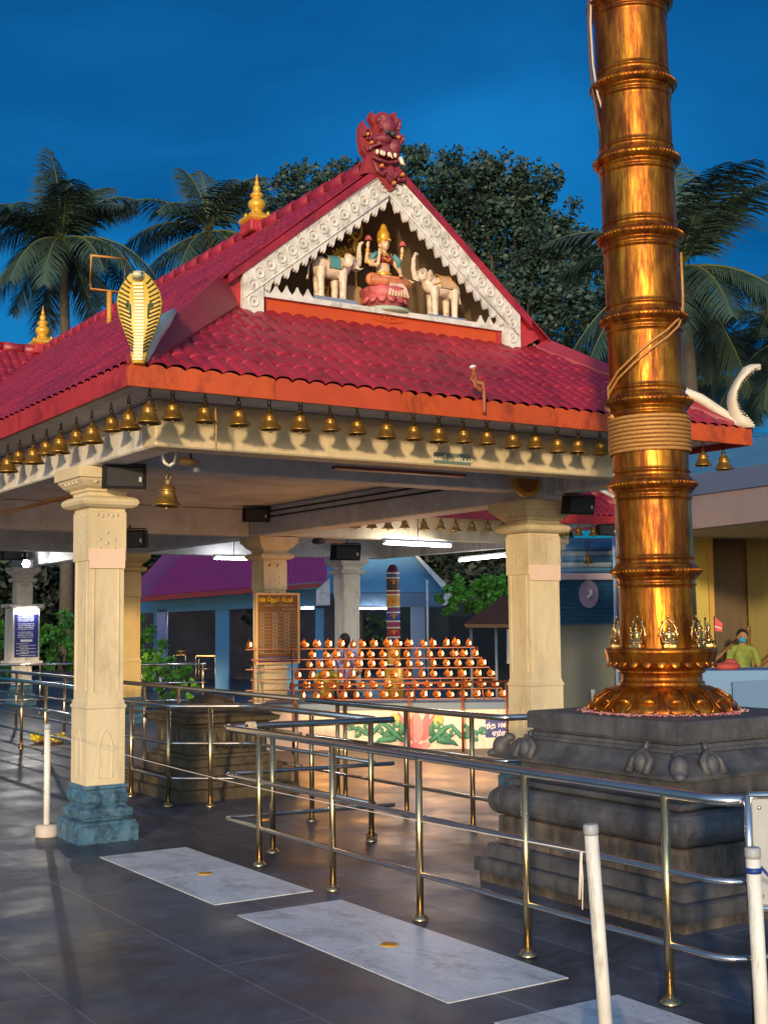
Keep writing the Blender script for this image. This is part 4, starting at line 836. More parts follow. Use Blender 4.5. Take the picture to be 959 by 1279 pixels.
# ---------------------------------------------------------------- golden mast
gm = bpy.data.materials.new('polished_gold'); gm.use_nodes = True; nt = gm.node_tree; b = nt.nodes['Principled BSDF']
b.inputs['Metallic'].default_value = .85
tc = nt.nodes.new('ShaderNodeTexCoord'); mp = nt.nodes.new('ShaderNodeMapping'); mp.inputs['Scale'].default_value = (9, 9, 1.6)
n1 = nt.nodes.new('ShaderNodeTexNoise'); n1.inputs['Scale'].default_value = 1.3; n1.inputs['Detail'].default_value = 8; n1.inputs['Roughness'].default_value = .62
nt.links.new(tc.outputs['Object'], mp.inputs[0]); nt.links.new(mp.outputs[0], n1.inputs['Vector'])
rp = nt.nodes.new('ShaderNodeValToRGB'); rp.color_ramp.elements[0].position = .40; rp.color_ramp.elements[0].color = (.24, .065, .012, 1); rp.color_ramp.elements[1].position = .64; rp.color_ramp.elements[1].color = (.74, .25, .018, 1)
nt.links.new(n1.outputs[0], rp.inputs[0]); nt.links.new(rp.outputs[0], b.inputs['Base Color'])
mr = nt.nodes.new('ShaderNodeMapRange'); mr.inputs[1].default_value = .35; mr.inputs[2].default_value = .65; mr.inputs[3].default_value = .50; mr.inputs[4].default_value = .26; nt.links.new(n1.outputs[0], mr.inputs[0]); nt.links.new(mr.outputs[0], b.inputs['Roughness'])
n2 = nt.nodes.new('ShaderNodeTexNoise'); n2.inputs['Scale'].default_value = 9; n2.inputs['Detail'].default_value = 3; bp = nt.nodes.new('ShaderNodeBump'); bp.inputs['Strength'].default_value = .5; bp.inputs['Distance'].default_value = .02
mp2 = nt.nodes.new('ShaderNodeMapping'); mp2.inputs['Scale'].default_value = (1.5, 1.5, .22); nt.links.new(tc.outputs['Object'], mp2.inputs[0]); nt.links.new(mp2.outputs[0], n2.inputs['Vector']); nt.links.new(n2.outputs[0], bp.inputs['Height']); nt.links.new(bp.outputs[0], b.inputs['Normal'])
gold = gm
add_grime(gm, 7, .48, .40, .56, (1, 1, .35), .6)
MC = V((5.80, 5.77, 1.068)); mast = thing('golden_mast', MC, 'tall gold-plated temple flag mast with ringed sections on a lotus base', 'flag mast')
rad = lambda z: .238-(z-1.5)*.0018                  # shaft radius at height z
mb = MB(); mb.lathe([(0, 1.069), (.445, 1.069), (.45, 1.085), (.435, 1.112), (.40, 1.15), (.36, 1.185), (.32, 1.21), (.30, 1.222), (.27, 1.226), (.262, 1.235), (.262, 1.25)], (MC.x, MC.y, 0), 48); lb = mb.build('lotus_base', gold, mast)
mb = MB(); N = 16
for i in range(N):
    a = 2*pi*(i+.5)/N; d = V((cos(a), sin(a), 0)); n = V((-sin(a), cos(a), 0)); c0 = V((MC.x, MC.y, 0))
    pts = [(.325, 1.208, .04), (.365, 1.183, .062), (.403, 1.15, .070), (.436, 1.114, .066), (.452, 1.085, .04)]
    for s in (-1, 1): mb.tube([c0+d*(r+.004)+n*(s*w_)+V((0, 0, z)) for r, z, w_ in pts], .006, 6)
    mb.tube([c0+d*(.454)+n*(.04*k/3)+V((0, 0, 1.084-.008*(1-abs(k)/3))) for k in range(-3, 4)], .006, 6)
    mb.ell(c0+d*.400+V((0, 0, 1.138)), (.022, .046, .036), M=Matrix.Rotation(a, 3, 'Z') @ Matrix.Rotation(.7, 3, 'Y'), n=10, m=6)
mb.build('lotus_petals', gold, lb)
mb = MB(); mb.lathe([(.262, 1.25), (.245, 1.255), (.243, 1.30), (.262, 1.305), (.27, 1.315), (.262, 1.325)], (MC.x, MC.y, 0), 48); mb.build('neck', gold, mast)
mb = MB(); mb.lathe([(.262, 1.325), (.275, 1.328), (.305, 1.345), (.33, 1.38), (.338, 1.42), (.342, 1.428), (.348, 1.44), (.342, 1.456), (.33, 1.46), (0, 1.46)], (MC.x, MC.y, 0), 48)
for i in range(24): a = 2*pi*i/24; mb.ell((MC.x+.318*cos(a), MC.y+.318*sin(a), 1.375), (.012, .035, .04), M=Matrix.Rotation(a, 3, 'Z') @ Matrix.Rotation(-.5, 3, 'Y'), n=8, m=5)
mb.build('bowl', gold, mast)
ringz = [1.927, 2.466, 2.99, 3.521, 4.052, 4.552, 5.046, 5.594, 6.15]
zs = [1.46]+ringz+[7.2]
lean = lambda p: V((p.x-.0163*(p.z-1.05), p.y+.0106*(p.z-1.05), p.z))
for i in range(len(zs)-1):
    a, bq = zs[i]+(.03 if i else .0), zs[i+1]-.03
    pr = [(rad(a)+.018, a), (rad(a)+.018, a+.012), (rad(a)+.006, a+.018), (rad(a), a+.03), (rad(a), a+.05), (rad(a)+.007, a+.053), (rad(a)+.007, a+.060), (rad(a), a+.064), (rad(a)-.0003, a+.085), (rad(bq)+.0003, bq-.075), (rad(bq), bq-.055), (rad(bq)+.008, bq-.052), (rad(bq)+.008, bq-.042), (rad(bq), bq-.038), (rad(bq), bq-.02), (rad(bq)+.012, bq-.012), (rad(bq)+.012, bq)]
    if i in (0, ): pr = [(rad(a), a)]+pr[7:]
    mb = MB(); mb.lathe(pr, (MC.x, MC.y, 0), 56); mb.v = [tuple(lean(V(p))) for p in mb.v]; mb.build('shaft_section', gold, mast)
for z in ringz:
    r = rad(z); mb = MB(); mb.lathe([(r, z-.034), (r+.02, z-.032), (r+.028, z-.02), (r+.036, z-.012), (r+.043, z+.002), (r+.037, z+.016), (r+.026, z+.022), (r+.02, z+.034), (r, z+.035)], (MC.x, MC.y, 0), 56)
    for k in range(64): a = 2*pi*k/64; mb.ell((MC.x+(r+.040)*cos(a), MC.y+(r+.040)*sin(a), z+.006), (.008, .005, .014), M=Matrix.Rotation(a, 3, 'Z') @ Matrix.Rotation(.5, 3, 'X'), n=6, m=4)
    mb.v = [tuple(lean(V(p))) for p in mb.v]; mb.build('ring_band', gold, mast)
# rope wound round the mast
mb = MB(); pts = []
for k in range(int(9.5*20)):
    a = 2*pi*k/20; z = 2.665+.0255*k/20; pts.append(lean(V((MC.x+(rad(z)+.012)*cos(a), MC.y+(rad(z)+.012)*sin(a), z))))
mb.tube(pts, .0125, 7); tag(mb.build('rope_coil', mat('gold_rope', (.50, .24, .06), .55, metal=.3, var=.3, vscale=60), origin=lean(V((MC.x, MC.y, 2.7)))), 'tan rope wound in nine tight turns round the mast', 'rope')
mb = MB()
def mastpt(x, y, dr=.014):
    z = ad(x, y, MC.x*FLAT.x+MC.y*FLAT.y-.2).z; ct = lean(V((MC.x, MC.y, z))); r = rad(z)+dr; e = ad(x, y, MC.x*FLAT.x+MC.y*FLAT.y); u = (e-ct).dot(SIDE); u = max(-r*.99, min(r*.99, u)); return ct+SIDE*u-FLAT*sqrt(max(0, r*r-u*u))
for o_ in (0, 9):
    mb.tube([mastpt(x, y+o_, .016 if 395 < 0 else .02) for x, y in [(756, 500), (757, 478), (766, 462), (782, 446), (803, 428), (822, 414), (838, 398), (846, 380), (847, 360), (846, 330), (845, 310)]], .0085, 7)
tag(mb.build('rope_loop', MATS['gold_rope'], origin=mastpt(800, 430)), 'doubled rope strands slanting across the mast above the coil', 'rope')
D0 = MC.x*FLAT.x+MC.y*FLAT.y
mb = MB(); mb.tube([ad(x, y, D0-.03) for x, y in [(735, -20), (734, 20), (736, 70), (740, 115), (746, 150), (752, 175)]], .0085, 7); mb.tube([ad(x, y, D0-.06) for x, y in [(738, -20), (737, 30), (740, 80), (746, 118), (756, 150)]], .0075, 7, 1)
tag(mb.build('hanging_rope', [mat('dark_rope', (.10, .05, .04), .7), mat('pale_rope', (.5, .4, .3), .6)], origin=ad(740, 100, D0)), 'dark loose rope hanging down the left side of the mast at the top', 'rope')
# figurines standing round the foot of the shaft
bronze = mat('antique_bronze', (.55, .36, .14), .3, metal=.9, var=.6, vscale=30)
def figurine(label):
    t = proto('deity_figurine', label, 'figurine', 'bronze deity figurines round the mast'); m = MB()   # faces -Y
    m.box((0, 0, .012), (.04, .028, .012), bev=.004); m.ell((0, 0, .045), (.034, .026, .022)); m.ell((0, 0, .078), (.020, .016, .03)); m.ell((0, -.003, .118), (.013, .014, .016)); m.tube([(0, 0, .12), (0, 0, .152)], [.013, .004])
    for s in (-1, 1):
        m.tube([(s*.018, 0, .095), (s*.034, -.008, .075), (s*.026, -.022, .06)], [.009, .007, .006], 8); m.tube([(s*.018, .004, .098), (s*.038, 0, .095), (s*.037, -.004, .118)], [.008, .006, .005], 8); m.tube([(s*.01, -.01, .045), (s*.042, -.018, .038), (s*.004, -.03, .034)], [.012, .012, .008], 8)
    remesh(m.build('figure', bronze, t), .004, 2)
    m = MB(); pts = [(-.042, .016, .03), (-.05, .016, .08), (-.046, .016, .115), (-.028, .016, .15), (0, .016, .178), (.028, .016, .15), (.046, .016, .115), (.05, .016, .08), (.042, .016, .03)]
    m.tube(pts, .006, 7)
    for p in pts[1:-1]: m.ell((p[0]*1.12, p[1], (p[2]-.08)*1.1+.083), (.008, .005, .010), n=6, m=4)
    m.build('arch', bronze, t); return t
fg = figurine('x'); specs = []
base_a = atan2(-FLAT.y, -FLAT.x)
names = [(-1.50, 'bronze figurine at the left edge of the mast foot, seen from the side'), (-.72, 'bronze seated figurine in an arch, left of centre at the mast foot'), (-.03, 'bronze seated figurine facing out in the middle of the mast foot'), (.70, 'bright gold-arched figurine right of centre at the mast foot'), (1.32, 'bronze figurine at the right edge of the mast foot with the small red flag'), (2.2, 'bronze figurine on the hidden right side of the mast foot'), (-2.4, 'bronze figurine on the hidden left side of the mast foot'), (3.1, 'bronze figurine behind the mast foot')]
for i, (da, lb) in enumerate(names):
    a = base_a+da; p = V((MC.x+.29*cos(a), MC.y+.29*sin(a), 1.4605))
    if i == 0: place(fg, p, lb, a+pi/2, 1)
    else: dup(fg, p, lb, a+pi/2, 1.0)
a = base_a+1.22; p = V((MC.x+.33*cos(a), MC.y+.33*sin(a), 1.56)); m = MB(); m.prism([p+V((0, 0, .0)), p+SIDE*.045+V((0, 0, -.005)), p+SIDE*.05+V((0, 0, .045)), p+SIDE*.0+V((0, 0, .09))], FLAT*.006); m.tube([p+V((0, 0, -.085)), p+V((0, 0, .09))], .004, 6, 1); m.tube([p+V((0, 0, .03))-FLAT*.002, p+SIDE*.045+V((0, 0, .012))-FLAT*.002], .004, 5, 2)
tag(m.build('cloth_pennant', [red_m, iron, whitep], origin=p), 'small red and white cloth tied behind the right figurine', 'cloth')
# ---------------------------------------------------------------- railings
def smooth_poly(pts, r=.12, n=5):
    out = [V(pts[0])]
    for i in range(1, len(pts)-1):
        a, p, c = V(pts[i-1]), V(pts[i]), V(pts[i+1]); d1 = (a-p).normalized(); d2 = (c-p).normalized(); rr = min(r, (a-p).length*.45, (c-p).length*.45)
        if d1.dot(d2) < -.999: out.append(p); continue
        s, e = p+d1*rr, p+d2*rr
        for k in range(n+1): t = k/n; out.append(s*(1-t)**2+p*2*t*(1-t)+e*t*t)
    out.append(V(pts[-1])); return out
def railing(path, posts, label, h=.89, m_=steel, mids=(.56, .25), rt=.025, group='stainless steel railings'):
    path = [V((p[0], p[1], 0)) for p in path]; t = thing('railing', path[0], label, 'railing', group)
    m = MB(); m.tube(smooth_poly([p+V((0, 0, h)) for p in path]), rt, 12); m.build('top_rail', steelc if m_ is steel else m_, t)
    for z in mids: m = MB(); m.tube(smooth_poly([p+V((0, 0, z)) for p in path]), rt*.62, 10); m.build('middle_rail', steelc if m_ is steel else m_, t)
    for x, y in posts:
        m = MB(); m.tube([(x, y, 0.01), (x, y, h-.01)], rt*.8, 12); po = m.build('post', m_, t)
        m = MB(); m.lathe([(.046, .006), (.046, .012), (.036, .022), (.022, .036), (.02, .037)], (x, y, 0), 16)
        m.build('flange', m_, po)
    return t
railing([(5.42, 8.22), (4.08, 8.42), (4.075, 3.72), (4.8, 3.55), (5.6, 3.4)], [(4.38, 8.22), (5.2, 8.2), (4.075, 7.84), (4.075, 6.87), (4.07, 5.925), (4.07, 5.0), (4.07, 4.05), (5.2, 3.47)], 'long steel railing in the foreground running beside the white slabs past the granite pedestal')
railing([(5.22, 22), (5.25, 15.0), (4.70, 12.0), (4.70, 10.80), (5.30, 10.35), (5.33, 8.36)], [(5.23, 18.9), (5.24, 17.9), (5.28, 16.93), (5.27, 15.93), (4.69, 11.65), (4.70, 10.80), (5.0, 10.56), (5.32, 9.3), (5.33, 8.40)], 'steel railing bending round the front of the brown stone altar')
railing([(6.12, 24), (6.12, 10.9)], [(6.15, 21.5), (6.15, 20), (6.2, 17.92), (6.15, 16.4), (6.12, 14.79), (6.10, 13.74), (6.12, 12.4), (6.12, 11.0)], 'dark-topped steel railing running behind the stone altar', m_=mat('dull_steel', (.42, .33, .24), .3, metal=.9))
railing([(6.10, 10.75), (6.14, 7.80), (7.3, 7.65)], [(6.13, 10.10), (6.2, 10.35), (6.14, 9.12), (6.14, 8.19)], 'steel railing between the altar and the granite pedestal, in front of the lotus wall')
railing([(4.4, 26.3), (7.3, 23.4), (8.3, 23.1)], [(5.5, 25.2), (6.8, 23.9), (7.6, 23.3)], 'far steel railing at left, below the navy notice')
railing([(8.3, 22.0), (9.9, 21.1)], [(8.35, 22.0), (8.9, 21.65), (9.85, 21.12)], 'short far steel railing in front of the green bushes')
# ---------------------------------------------------------------- white barrier posts and string
def wpost(b, top, label, r=.034, base=True, blue=False):
    b, top = V(b), V(top); t = thing('barrier_post', b, label, 'post', 'white pipe barrier posts'); d = (top-b).normalized()
    m = MB(); m.tube([b+V((0, 0, .01)), top-d*.04], r, 18); m.build('pipe', whitep, t)
    m = MB(); m.tube([top-d*.042, top-d*.03, top-d*.005, top], [r*1.02, r*1.12, r*1.10, r*.9], 18); m.build('cap', greycap, t)
    if base: m = MB(); m.lathe([(0, .002), (.085, .002), (.088, .015), (.086, .085), (.08, .095), (0, .096)], (b.x, b.y, 0), 26); m.build('foot', mat('cast_base', (.55, .46, .38), .7, var=.2), t)
    if blue: m = MB(); p = top-d*.075; m.tube([p, p-d*.022], r*1.08, 18); m.tube([p+SIDE*r, p+SIDE*.09-V((0, 0, .07)), p+SIDE*.2-V((0, 0, .12))], .006, 6); m.build('blue_tie', mat('blue_tape', (.01, .04, .22), .5), t)
    return t
wpost((3.29, 9.88, 0), (3.285, 9.88, .865), 'white pipe barrier post on a round foot, left of the front pillar', .025)
l0 = az(757, 1300, .0); l0 = V((3.64, 3.90, 0)); l1 = ad(737, 1029, (V((3.60, 3.92, 0))).dot(FLAT)); lb_ = az(759, 1322, 0); l1 = ad(737, 1029, lb_.dot(FLAT))
wpost((lb_.x, lb_.y, 0), l1, 'leaning white pipe post with grey cap in front of the steel railing', .0265, True)
r1 = ad(939, 1058, 4.95); wpost((r1.x+.012, r1.y-.012, 0), r1, 'white pipe post with a blue tie at the right edge of the view', .0275, True, True)
m = MB(); a, bq = V((3.29, 9.85, .80)), l1-V((0, 0, .11))
m.tube([a.lerp(bq, k/10)-V((0, 0, .05*sin(pi*k/10))) for k in range(11)], .0022, 5); tag(m.build('string', mat('pale_string', (.7, .6, .5), .7), origin=a), 'thin pale string stretched from the left white post to the leaning one', 'string')
m = MB(); p = l1-V((0, 0, .1))-SIDE*.038; m.tube([p, p-V((0, 0, .1))+SIDE*.004, p-V((0, 0, .22))], .003, 5); m.tube([p+FLAT*-.01-V((0, 0, .0)), p-V((0, 0, .18))-SIDE*.01], .006, 5)
tag(m.build('loose_string', MATS['pale_string'], origin=p), 'loose end of string hanging down the leaning white post', 'string')
c = V((4.28, 8.36, .89)); m = MB()
for k in range(6): m.tube([c+V((-.03+k*.011, .030*cos(a), .030*sin(a))) for a in [j*pi/5 for j in range(10)]], .0075, 6, closed=True)
tag(m.build('rope_knot', mat('pale_rope2', (.6, .45, .30), .8, var=.3, vscale=60), origin=c), 'pale rope tied round the near railing at its corner', 'rope')
# metal sign board at right edge
c = az(933, 992, .92); t = thing('sign_board', (c.x, c.y, 0), 'grey metal sign panel with red Tamil lettering hanging on the railing at the right edge', 'sign')
e = V((.86, -.50, 0)).normalized(); n = V((-e.y, e.x, 0))*-1; c0 = V((c.x, c.y, 0)); pw, z0, z1 = .62, .46, .915
m = MB(); m.prism([c0+V((0, 0, z0)), c0+e*pw+V((0, 0, z0)), c0+e*pw+V((0, 0, z1)), c0+V((0, 0, z1))], n*-.012); m.build('panel', mat('panel_grey', (.40, .40, .38), .45, metal=.2, var=.15, vscale=3), t)
m = MB()
for a, bq in ((V((0, 0, z0)), V((0, 0, z1))), (e*pw+V((0, 0, z0)), e*pw+V((0, 0, z1)))): m.tube([c0+a, c0+bq], .017, 8)
for z in (z0, z1): m.tube([c0+V((0, 0, z)), c0+e*pw+V((0, 0, z))], .017, 8)
m.build('frame', steelc, t)
m = MB()
for q in ((.045, z1-.05), (.045, z0+.05), (pw-.045, z1-.05), (pw-.045, z0+.05)): m.ell(c0+e*q[0]+V((0, 0, q[1]))+n*.004, (.009, .009, .009), n=8, m=6)
m.build('screw', steelc, t)
for k, tx in enumerate(('பக்தர்கள்', '2.00 மணி')): text_mesh(tx, .055, basis(c0+e*(.25)+V((0, 0, z1-.19-.075*k))+n*.003, e, (0, 0, 1)), red_m, t, bold=.001)
for q_ in (c0+V((.01, 0, 0)), c0+e*pw): m = MB(); m.tube([q_, q_+V((0, 0, z0))], .018, 8); m.build('leg', steel, t)
# ---------------------------------------------------------------- stone altar behind the railing
AC = (5.47, 11.55); t = thing('stone_altar', (*AC, 0), 'weathered brown stepped stone altar ringed by the bent steel railing', 'altar'); rot = Matrix.Rotation(.0, 3, 'Z')
def at_(nm, pr, m_=altar_m, ch=0): mb = MB(); mb.sqlathe(pr, AC, dx=-.04); return mb.build(nm, m_, t)
at_('foot', [(.66, 0), (.66, .10), (.60, .11), (.60, .20), (.56, .21)]); at_('lower_block', [(.545, .211), (.545, .29), (.50, .30), (.50, .36), (.47, .37), (.47, .395), (.43, .40)]); md = at_('middle_block', [(.42, .401), (.42, .64), (.43, .65)])
at_('cornice', [(.44, .651), (.45, .68), (.52, .70), (.53, .74), (.47, .76), (.46, .78), (.40, .79)]); mb = MB(); mb.lathe([(.36, .79), (.36, .81), (.30, .83), (.30, .845), (.24, .86), (.23, .885), (.15, .915), (.06, .935), (0, .94)], (*AC, 0), 8); mb.build('petal_top', altar_m, t)
for k in (-1, 1):
    for i in range(6): a = -.3+i*.12; mb = MB(); mb.ell((AC[0]+a*.85, AC[1]+k*.42, .52), (.03, .02, .09), n=8, m=6); mb.build('relief_figure', altar_m, md); mb = MB(); mb.ell((AC[0]+k*.38, AC[1]+a, .52), (.02, .03, .09), n=8, m=6); mb.build('relief_figure', altar_m, md)
t = thing('low_stool', (4.86, 12.2, 0), 'low dark bench-like stone block left of the altar', 'block'); mb = MB(); mb.box((4.95, 12.35, .17), (.16, .12, .02), bev=.005); mb.build('top', altar_m, t); mb = MB(); mb.box((4.85, 12.35, .075), (.03, .09, .075)); mb.box((5.05, 12.35, .075), (.03, .09, .075)); mb.build('support', altar_m, t)
# ---------------------------------------------------------------- lotus wall and lamp rack
WU = V((cos(R(-32)), sin(R(-32)), 0)); WN = V((WU.y, -WU.x, 0))          # along the wall, outward normal (towards the viewer)
if WN.y > 0: WN = -WN
WO = az(500, 936); wl = thing('lamp_wall', WO, 'low cream wall with blue ledge and a painted lotus below the lamp rack', 'wall')
ws = lambda u, z, n=0: WO+WU*u+V((0, 0, z))+WN*n
m = MB(); m.prism([ws(-1.7, 0), ws(1.9, 0), ws(1.9, .50), ws(-1.7, .50)], WN*-.9); m.build('wall_body', creamw, wl)
m = MB(); m.prism([ws(-1.75, .501, .05), ws(1.95, .501, .05), ws(1.95, .585, .05), ws(-1.75, .585, .05)], WN*-1.0); m.build('ledge', bluedark, wl)
def wp(x, y, n=.0):       # photo position on the wall face
    d = ray(x, y); k = (WO+WN*n-EYE).dot(WN)/d.dot(WN); return EYE+d*k
# painted lotus in relief
pink = mat('lotus_pink', (.66, .18, .24), .6, var=.35, vscale=10); lpk = mat('lotus_pale_pink', (.74, .28, .32), .6, var=.25, vscale=10); scr = mat('scroll_green', (.06, .28, .20), .6, var=.35, vscale=18)
m = MB()
lx_, ly_ = 523, 917
def petal(cx, cy, w_, h_, ang, mi, nn):
    pts = []
    for k in range(14):
        a = 2*pi*k/14; x = w_*sin(a)*(1 if cos(a) < 0 else (1-.55*cos(a))); y = -h_*cos(a); X = cx+x*cos(ang)-y*sin(ang); Y = cy+x*sin(ang)+y*cos(ang); pts.append(wp(X, Y, .002))
    m.prism(pts, WN*nn, mi)
petal(503, 905, 5, 17, -.35, 0, .012); petal(537, 907, 5, 17, .35, 0, .012); petal(510, 906, 6, 19, -.15, 0, .018); petal(531, 907, 6, 19, .16, 0, .018); petal(520, 908, 9, 20, 0, 1, .028); petal(508, 929, 8, 4, .2, 1, .016); petal(530, 931, 8, 4, -.2, 1, .016); petal(519, 931, 7, 4, 0, 0, .02)
m.build('lotus_relief', [pink, lpk], wl)
m = MB()
for s in (-1, 1):
    cx = 520
    q = lambda x, y: wp(cx+s*x, y+(x*s)*.03, .008)
    m.tube([q(16, 926), q(26, 918), q(36, 908), q(44, 905), q(50, 912), q(56, 918), q(64, 918), q(72, 911), q(84, 914), q(92, 910)], [.03, .04, .035, .025, .03, .035, .03, .025, .015, .006], 8)
    for cx_, cy_, r_, a0_ in ((31, 906, 6, 0), (47, 914, 5, 2), (60, 910, 6, 4), (74, 917, 5, 1), (38, 921, 5, 3), (24, 905, 5, 5), (83, 909, 4, 2)):
        m.tube([q(cx_+r_*(1-k*.09)*cos(a0_+k*.75), cy_+r_*(1-k*.09)*sin(a0_+k*.75)) for k in range(9)], [.026, .026, .024, .022, .02, .018, .015, .012, .008], 6)
    m.tube([q(26, 922), q(34, 924), q(46, 926), q(52, 930)], [.05, .05, .03, .006], 8); m.tube([q(20, 918), q(18, 908), q(22, 898)], [.045, .035, .006], 8); m.tube([q(34, 914), q(40, 918), q(38, 924)], [.03, .02, .008], 8)
    m.ell(q(27, 899)-WN*.0, (.07, .02, .07), 1, M=Matrix.Rotation(atan2(WU.y, WU.x), 3, 'Z'))
m.build('scroll_relief', [scr, mat('pale_yellow_flower', (.70, .50, .14), .6)], wl)
m = MB(); m.prism([wp(606, 899, .0), wp(660, 899, .0), wp(660, 921, .0), wp(606, 921, .0)], WN*.012); nb = m.build('notice_plate', navy, wl)
wt = mat('white_lettering', (.8, .8, .8), .5)
text_mesh('இந்த 108 தீபத்தில்', .075, basis(wp(633, 906, .015), WU, (0, 0, 1)), wt, wl, bold=.002); text_mesh('ஏற்றுங்கள்', .075, basis(wp(636, 915.5, .015), WU, (0, 0, 1)), wt, wl, bold=.002)
# rack
RO = WO-WN*.35
rk = thing('lamp_rack', RO+V((0, 0, .585)), 'stepped rack of thin rust-red shelves holding rows of oil lamps', 'rack'); rust = mat('rust_red_metal', (.22, .07, .03), .45, metal=.5, var=.3)
rows = []
ypx = [806, 819, 831, 844, 857, 869.5]; xr = [(312, 588), (319, 597), (312, 606), (318, 615), (312, 622), (315, 632)]
D_R = RO.dot(FLAT)
for k in range(6):
    D = D_R+.30-.07*k; a, bq = ad(xr[k][0], ypx[k], D), ad(xr[k][1], ypx[k], D); z = a.z*.5+bq.z*.5-.035; rows.append((D, z))
    u0 = a-V((0, 0, a.z-z)); u1 = bq-V((0, 0, bq.z-z)); d = (u1-u0).normalized(); m = MB()
    m.prism([u0-FLAT*.035-d*.05, u1-FLAT*.035+d*.05, u1+FLAT*.035+d*.05, u0+FLAT*.035-d*.05], (0, 0, -.012)); m.build('shelf', rust, rk)
for px in (316, 365, 430, 510, 572, 596):
    m = MB(); p = ad(px, 806, D_R+.36); m.tube([(p.x, p.y, .586), (p.x, p.y, rows[0][1])], .014, 6); p2 = ad(px+ (8 if px > 500 else 0), 869, D_R-.08); m.tube([(p2.x, p2.y, .586), (p2.x, p2.y, rows[5][1])], .012, 6); m.tube([(p.x, p.y, rows[0][1]-.02), (p2.x, p2.y, rows[5][1]-.02)], .012, 6); m.build('upright', rust, rk)
def make_lamp():
    t = proto('oil_lamp', 'x', 'oil lamp', 'lit oil lamps on the rack'); m = MB()   # bowl w/ upright leaf-shaped back, flame at the front right
    m.lathe([(0, 0), (.02, .002), (.036, .014), (.044, .028), (.040, .028), (.03, .016), (0, .01)], n=14)
    m.build('bowl', mat('copper_bowl', (.42, .15, .035), .35, metal=.7, var=.3, vscale=30), t)
    m = MB(); M_ = Matrix.Rotation(.25, 3, 'X'); pts = [(0, 0, .0), (.026, 0, .012), (.036, 0, .035), (.028, 0, .058), (.008, 0, .078), (0, 0, .098), (-.008, 0, .078), (-.028, 0, .058), (-.036, 0, .035), (-.026, 0, .012)]
    m.prism([M_ @ V(p)+V((-.012, .03, .012)) for p in pts], (0, .006, 0)); m.build('leaf_reflector', MATS['copper_bowl'], t)
    m = MB(); m.lathe([(0, .0), (.007, .004), (.0115, .014), (.010, .024), (.005, .036), (0, .046)], (.022, -.02, .028), 10); m.build('flame', mat('flame', (1, .6, .2), .5, emit=(1, .52, .16), estr=11), t)
    return t
LP = make_lamp(); firstl = True; cnt = [15, 15, 15, 15, 16, 16]; RN = ['top', 'second', 'third', 'fourth', 'fifth', 'bottom']; random.seed(3)
yaw_l = atan2(SIDE.y, SIDE.x)
for k in range(6):
    D, z = rows[k]; x0 = [382, 392, 385, 373, 366, 378][k]; x1 = xr[k][1]-3; n = cnt[k]; xs_ = [x0+(x1-x0)*i/(n-1)+random.uniform(-2, 2) for i in range(n)]
    if k == 0: xs_ = [312]+xs_
    for i, x in enumerate(xs_):
        p = ad(x, ypx[k], D); p.z = z
        if k == 0: lb = 'lone oil lamp on the top shelf left of the notice board pillar' if i == 0 else 'lit oil lamp in the top row of the rack, %s right of the notice board' % ORD[i-1]
        else: lb = 'lit oil lamp in the %s row of the rack, %s from the left' % (RN[k], ORD[i])
        rz = yaw_l+random.uniform(-.45, .45); sc = random.uniform(1.12, 1.32)
        if firstl: place(LP, p, lb, rz, sc); firstl = False
        else:
            o_ = dup(LP, p, lb, rz, sc, None, (random.uniform(-.08, .08), random.uniform(-.1, .1), rz)); fl = [c_ for c_ in o_.children if c_.name.startswith('flame')][0]; f_ = random.uniform(.7, 1.2); fl.scale = (1, 1, f_); fl.location.z = .028*(1-f_)
for i, (px, hz, pwr) in enumerate([(400, .0, 9), (470, .0, 9), (540, .0, 9), (600, -.1, 7)]):   # glow of the many flames
    L = bpy.data.lights.new('flame_glow', 'POINT'); L.energy = pwr*2.2; L.color = (1, .42, .10); L.shadow_soft_size = .25
    o = bpy.data.objects.new('flame_glow', L); COL.objects.link(o); p = ad(px, 835, D_R-1.25); o.location = (p.x, p.y, .62)
# rail in front of rack, with small candle stand bits
m = MB(); a, bq = ad(363, 856, D_R-.75), ad(640, 851, D_R-.75); m.tube([a, bq], .016, 8)
for px in (366, 510, 577, 632): p = ad(px, 855, D_R-.75); m.tube([(p.x, p.y, 0), (p.x, p.y, a.z)], .016, 8)
tag(m.build('guard_rail', rust, origin=a), 'thin guard rail in front of the lowest lamp rows', 'rail')
# ---------------------------------------------------------------- notice board with tamil lettering
Yb = 15.30; a = ay(321, 829, Yb); c1 = ay(373, 742, Yb); zc0, zc1 = a.z, c1.z; xa, xb = a.x, c1.x
t = thing('notice_board', ((xa+xb)/2, Yb, zc0), 'brown framed notice board with yellow Tamil heading and a price grid on the pillar', 'notice board')
m = MB(); m.box(((xa+xb)/2, Yb+.03, (zc0+zc1)/2), ((xb-xa)/2, .015, (zc1-zc0)/2)); m.build('panel', mat('board_brown', (.20, .085, .012), .45, var=.1), t)
m = MB(); 
for q in ((xa, Yb+.02, (zc0+zc1)/2, .014, (zc1-zc0)/2+.014), (xb, Yb+.02, (zc0+zc1)/2, .014, (zc1-zc0)/2+.014)): m.box(q[:3], (q[3], .024, q[4]))
for z in (zc0, zc1): m.box(((xa+xb)/2, Yb+.021, z), ((xb-xa)/2-.015, .024, .014))
m.build('frame', mat('tan_frame', (.68, .42, .20), .5), t)
m = MB(); hgt = zc1-zc0; m.box(((xa+xb)/2, Yb+.0125, zc0+.052), ((xb-xa)/2-.016, .002, .036)); m.build('violet_strip', mat('violet_strip', (.06, .03, .16), .5), t)
yl = mat('yellow_lettering', (.85, .55, .01), .5); gl = mat('grey_lettering', (.36, .30, .22), .6)
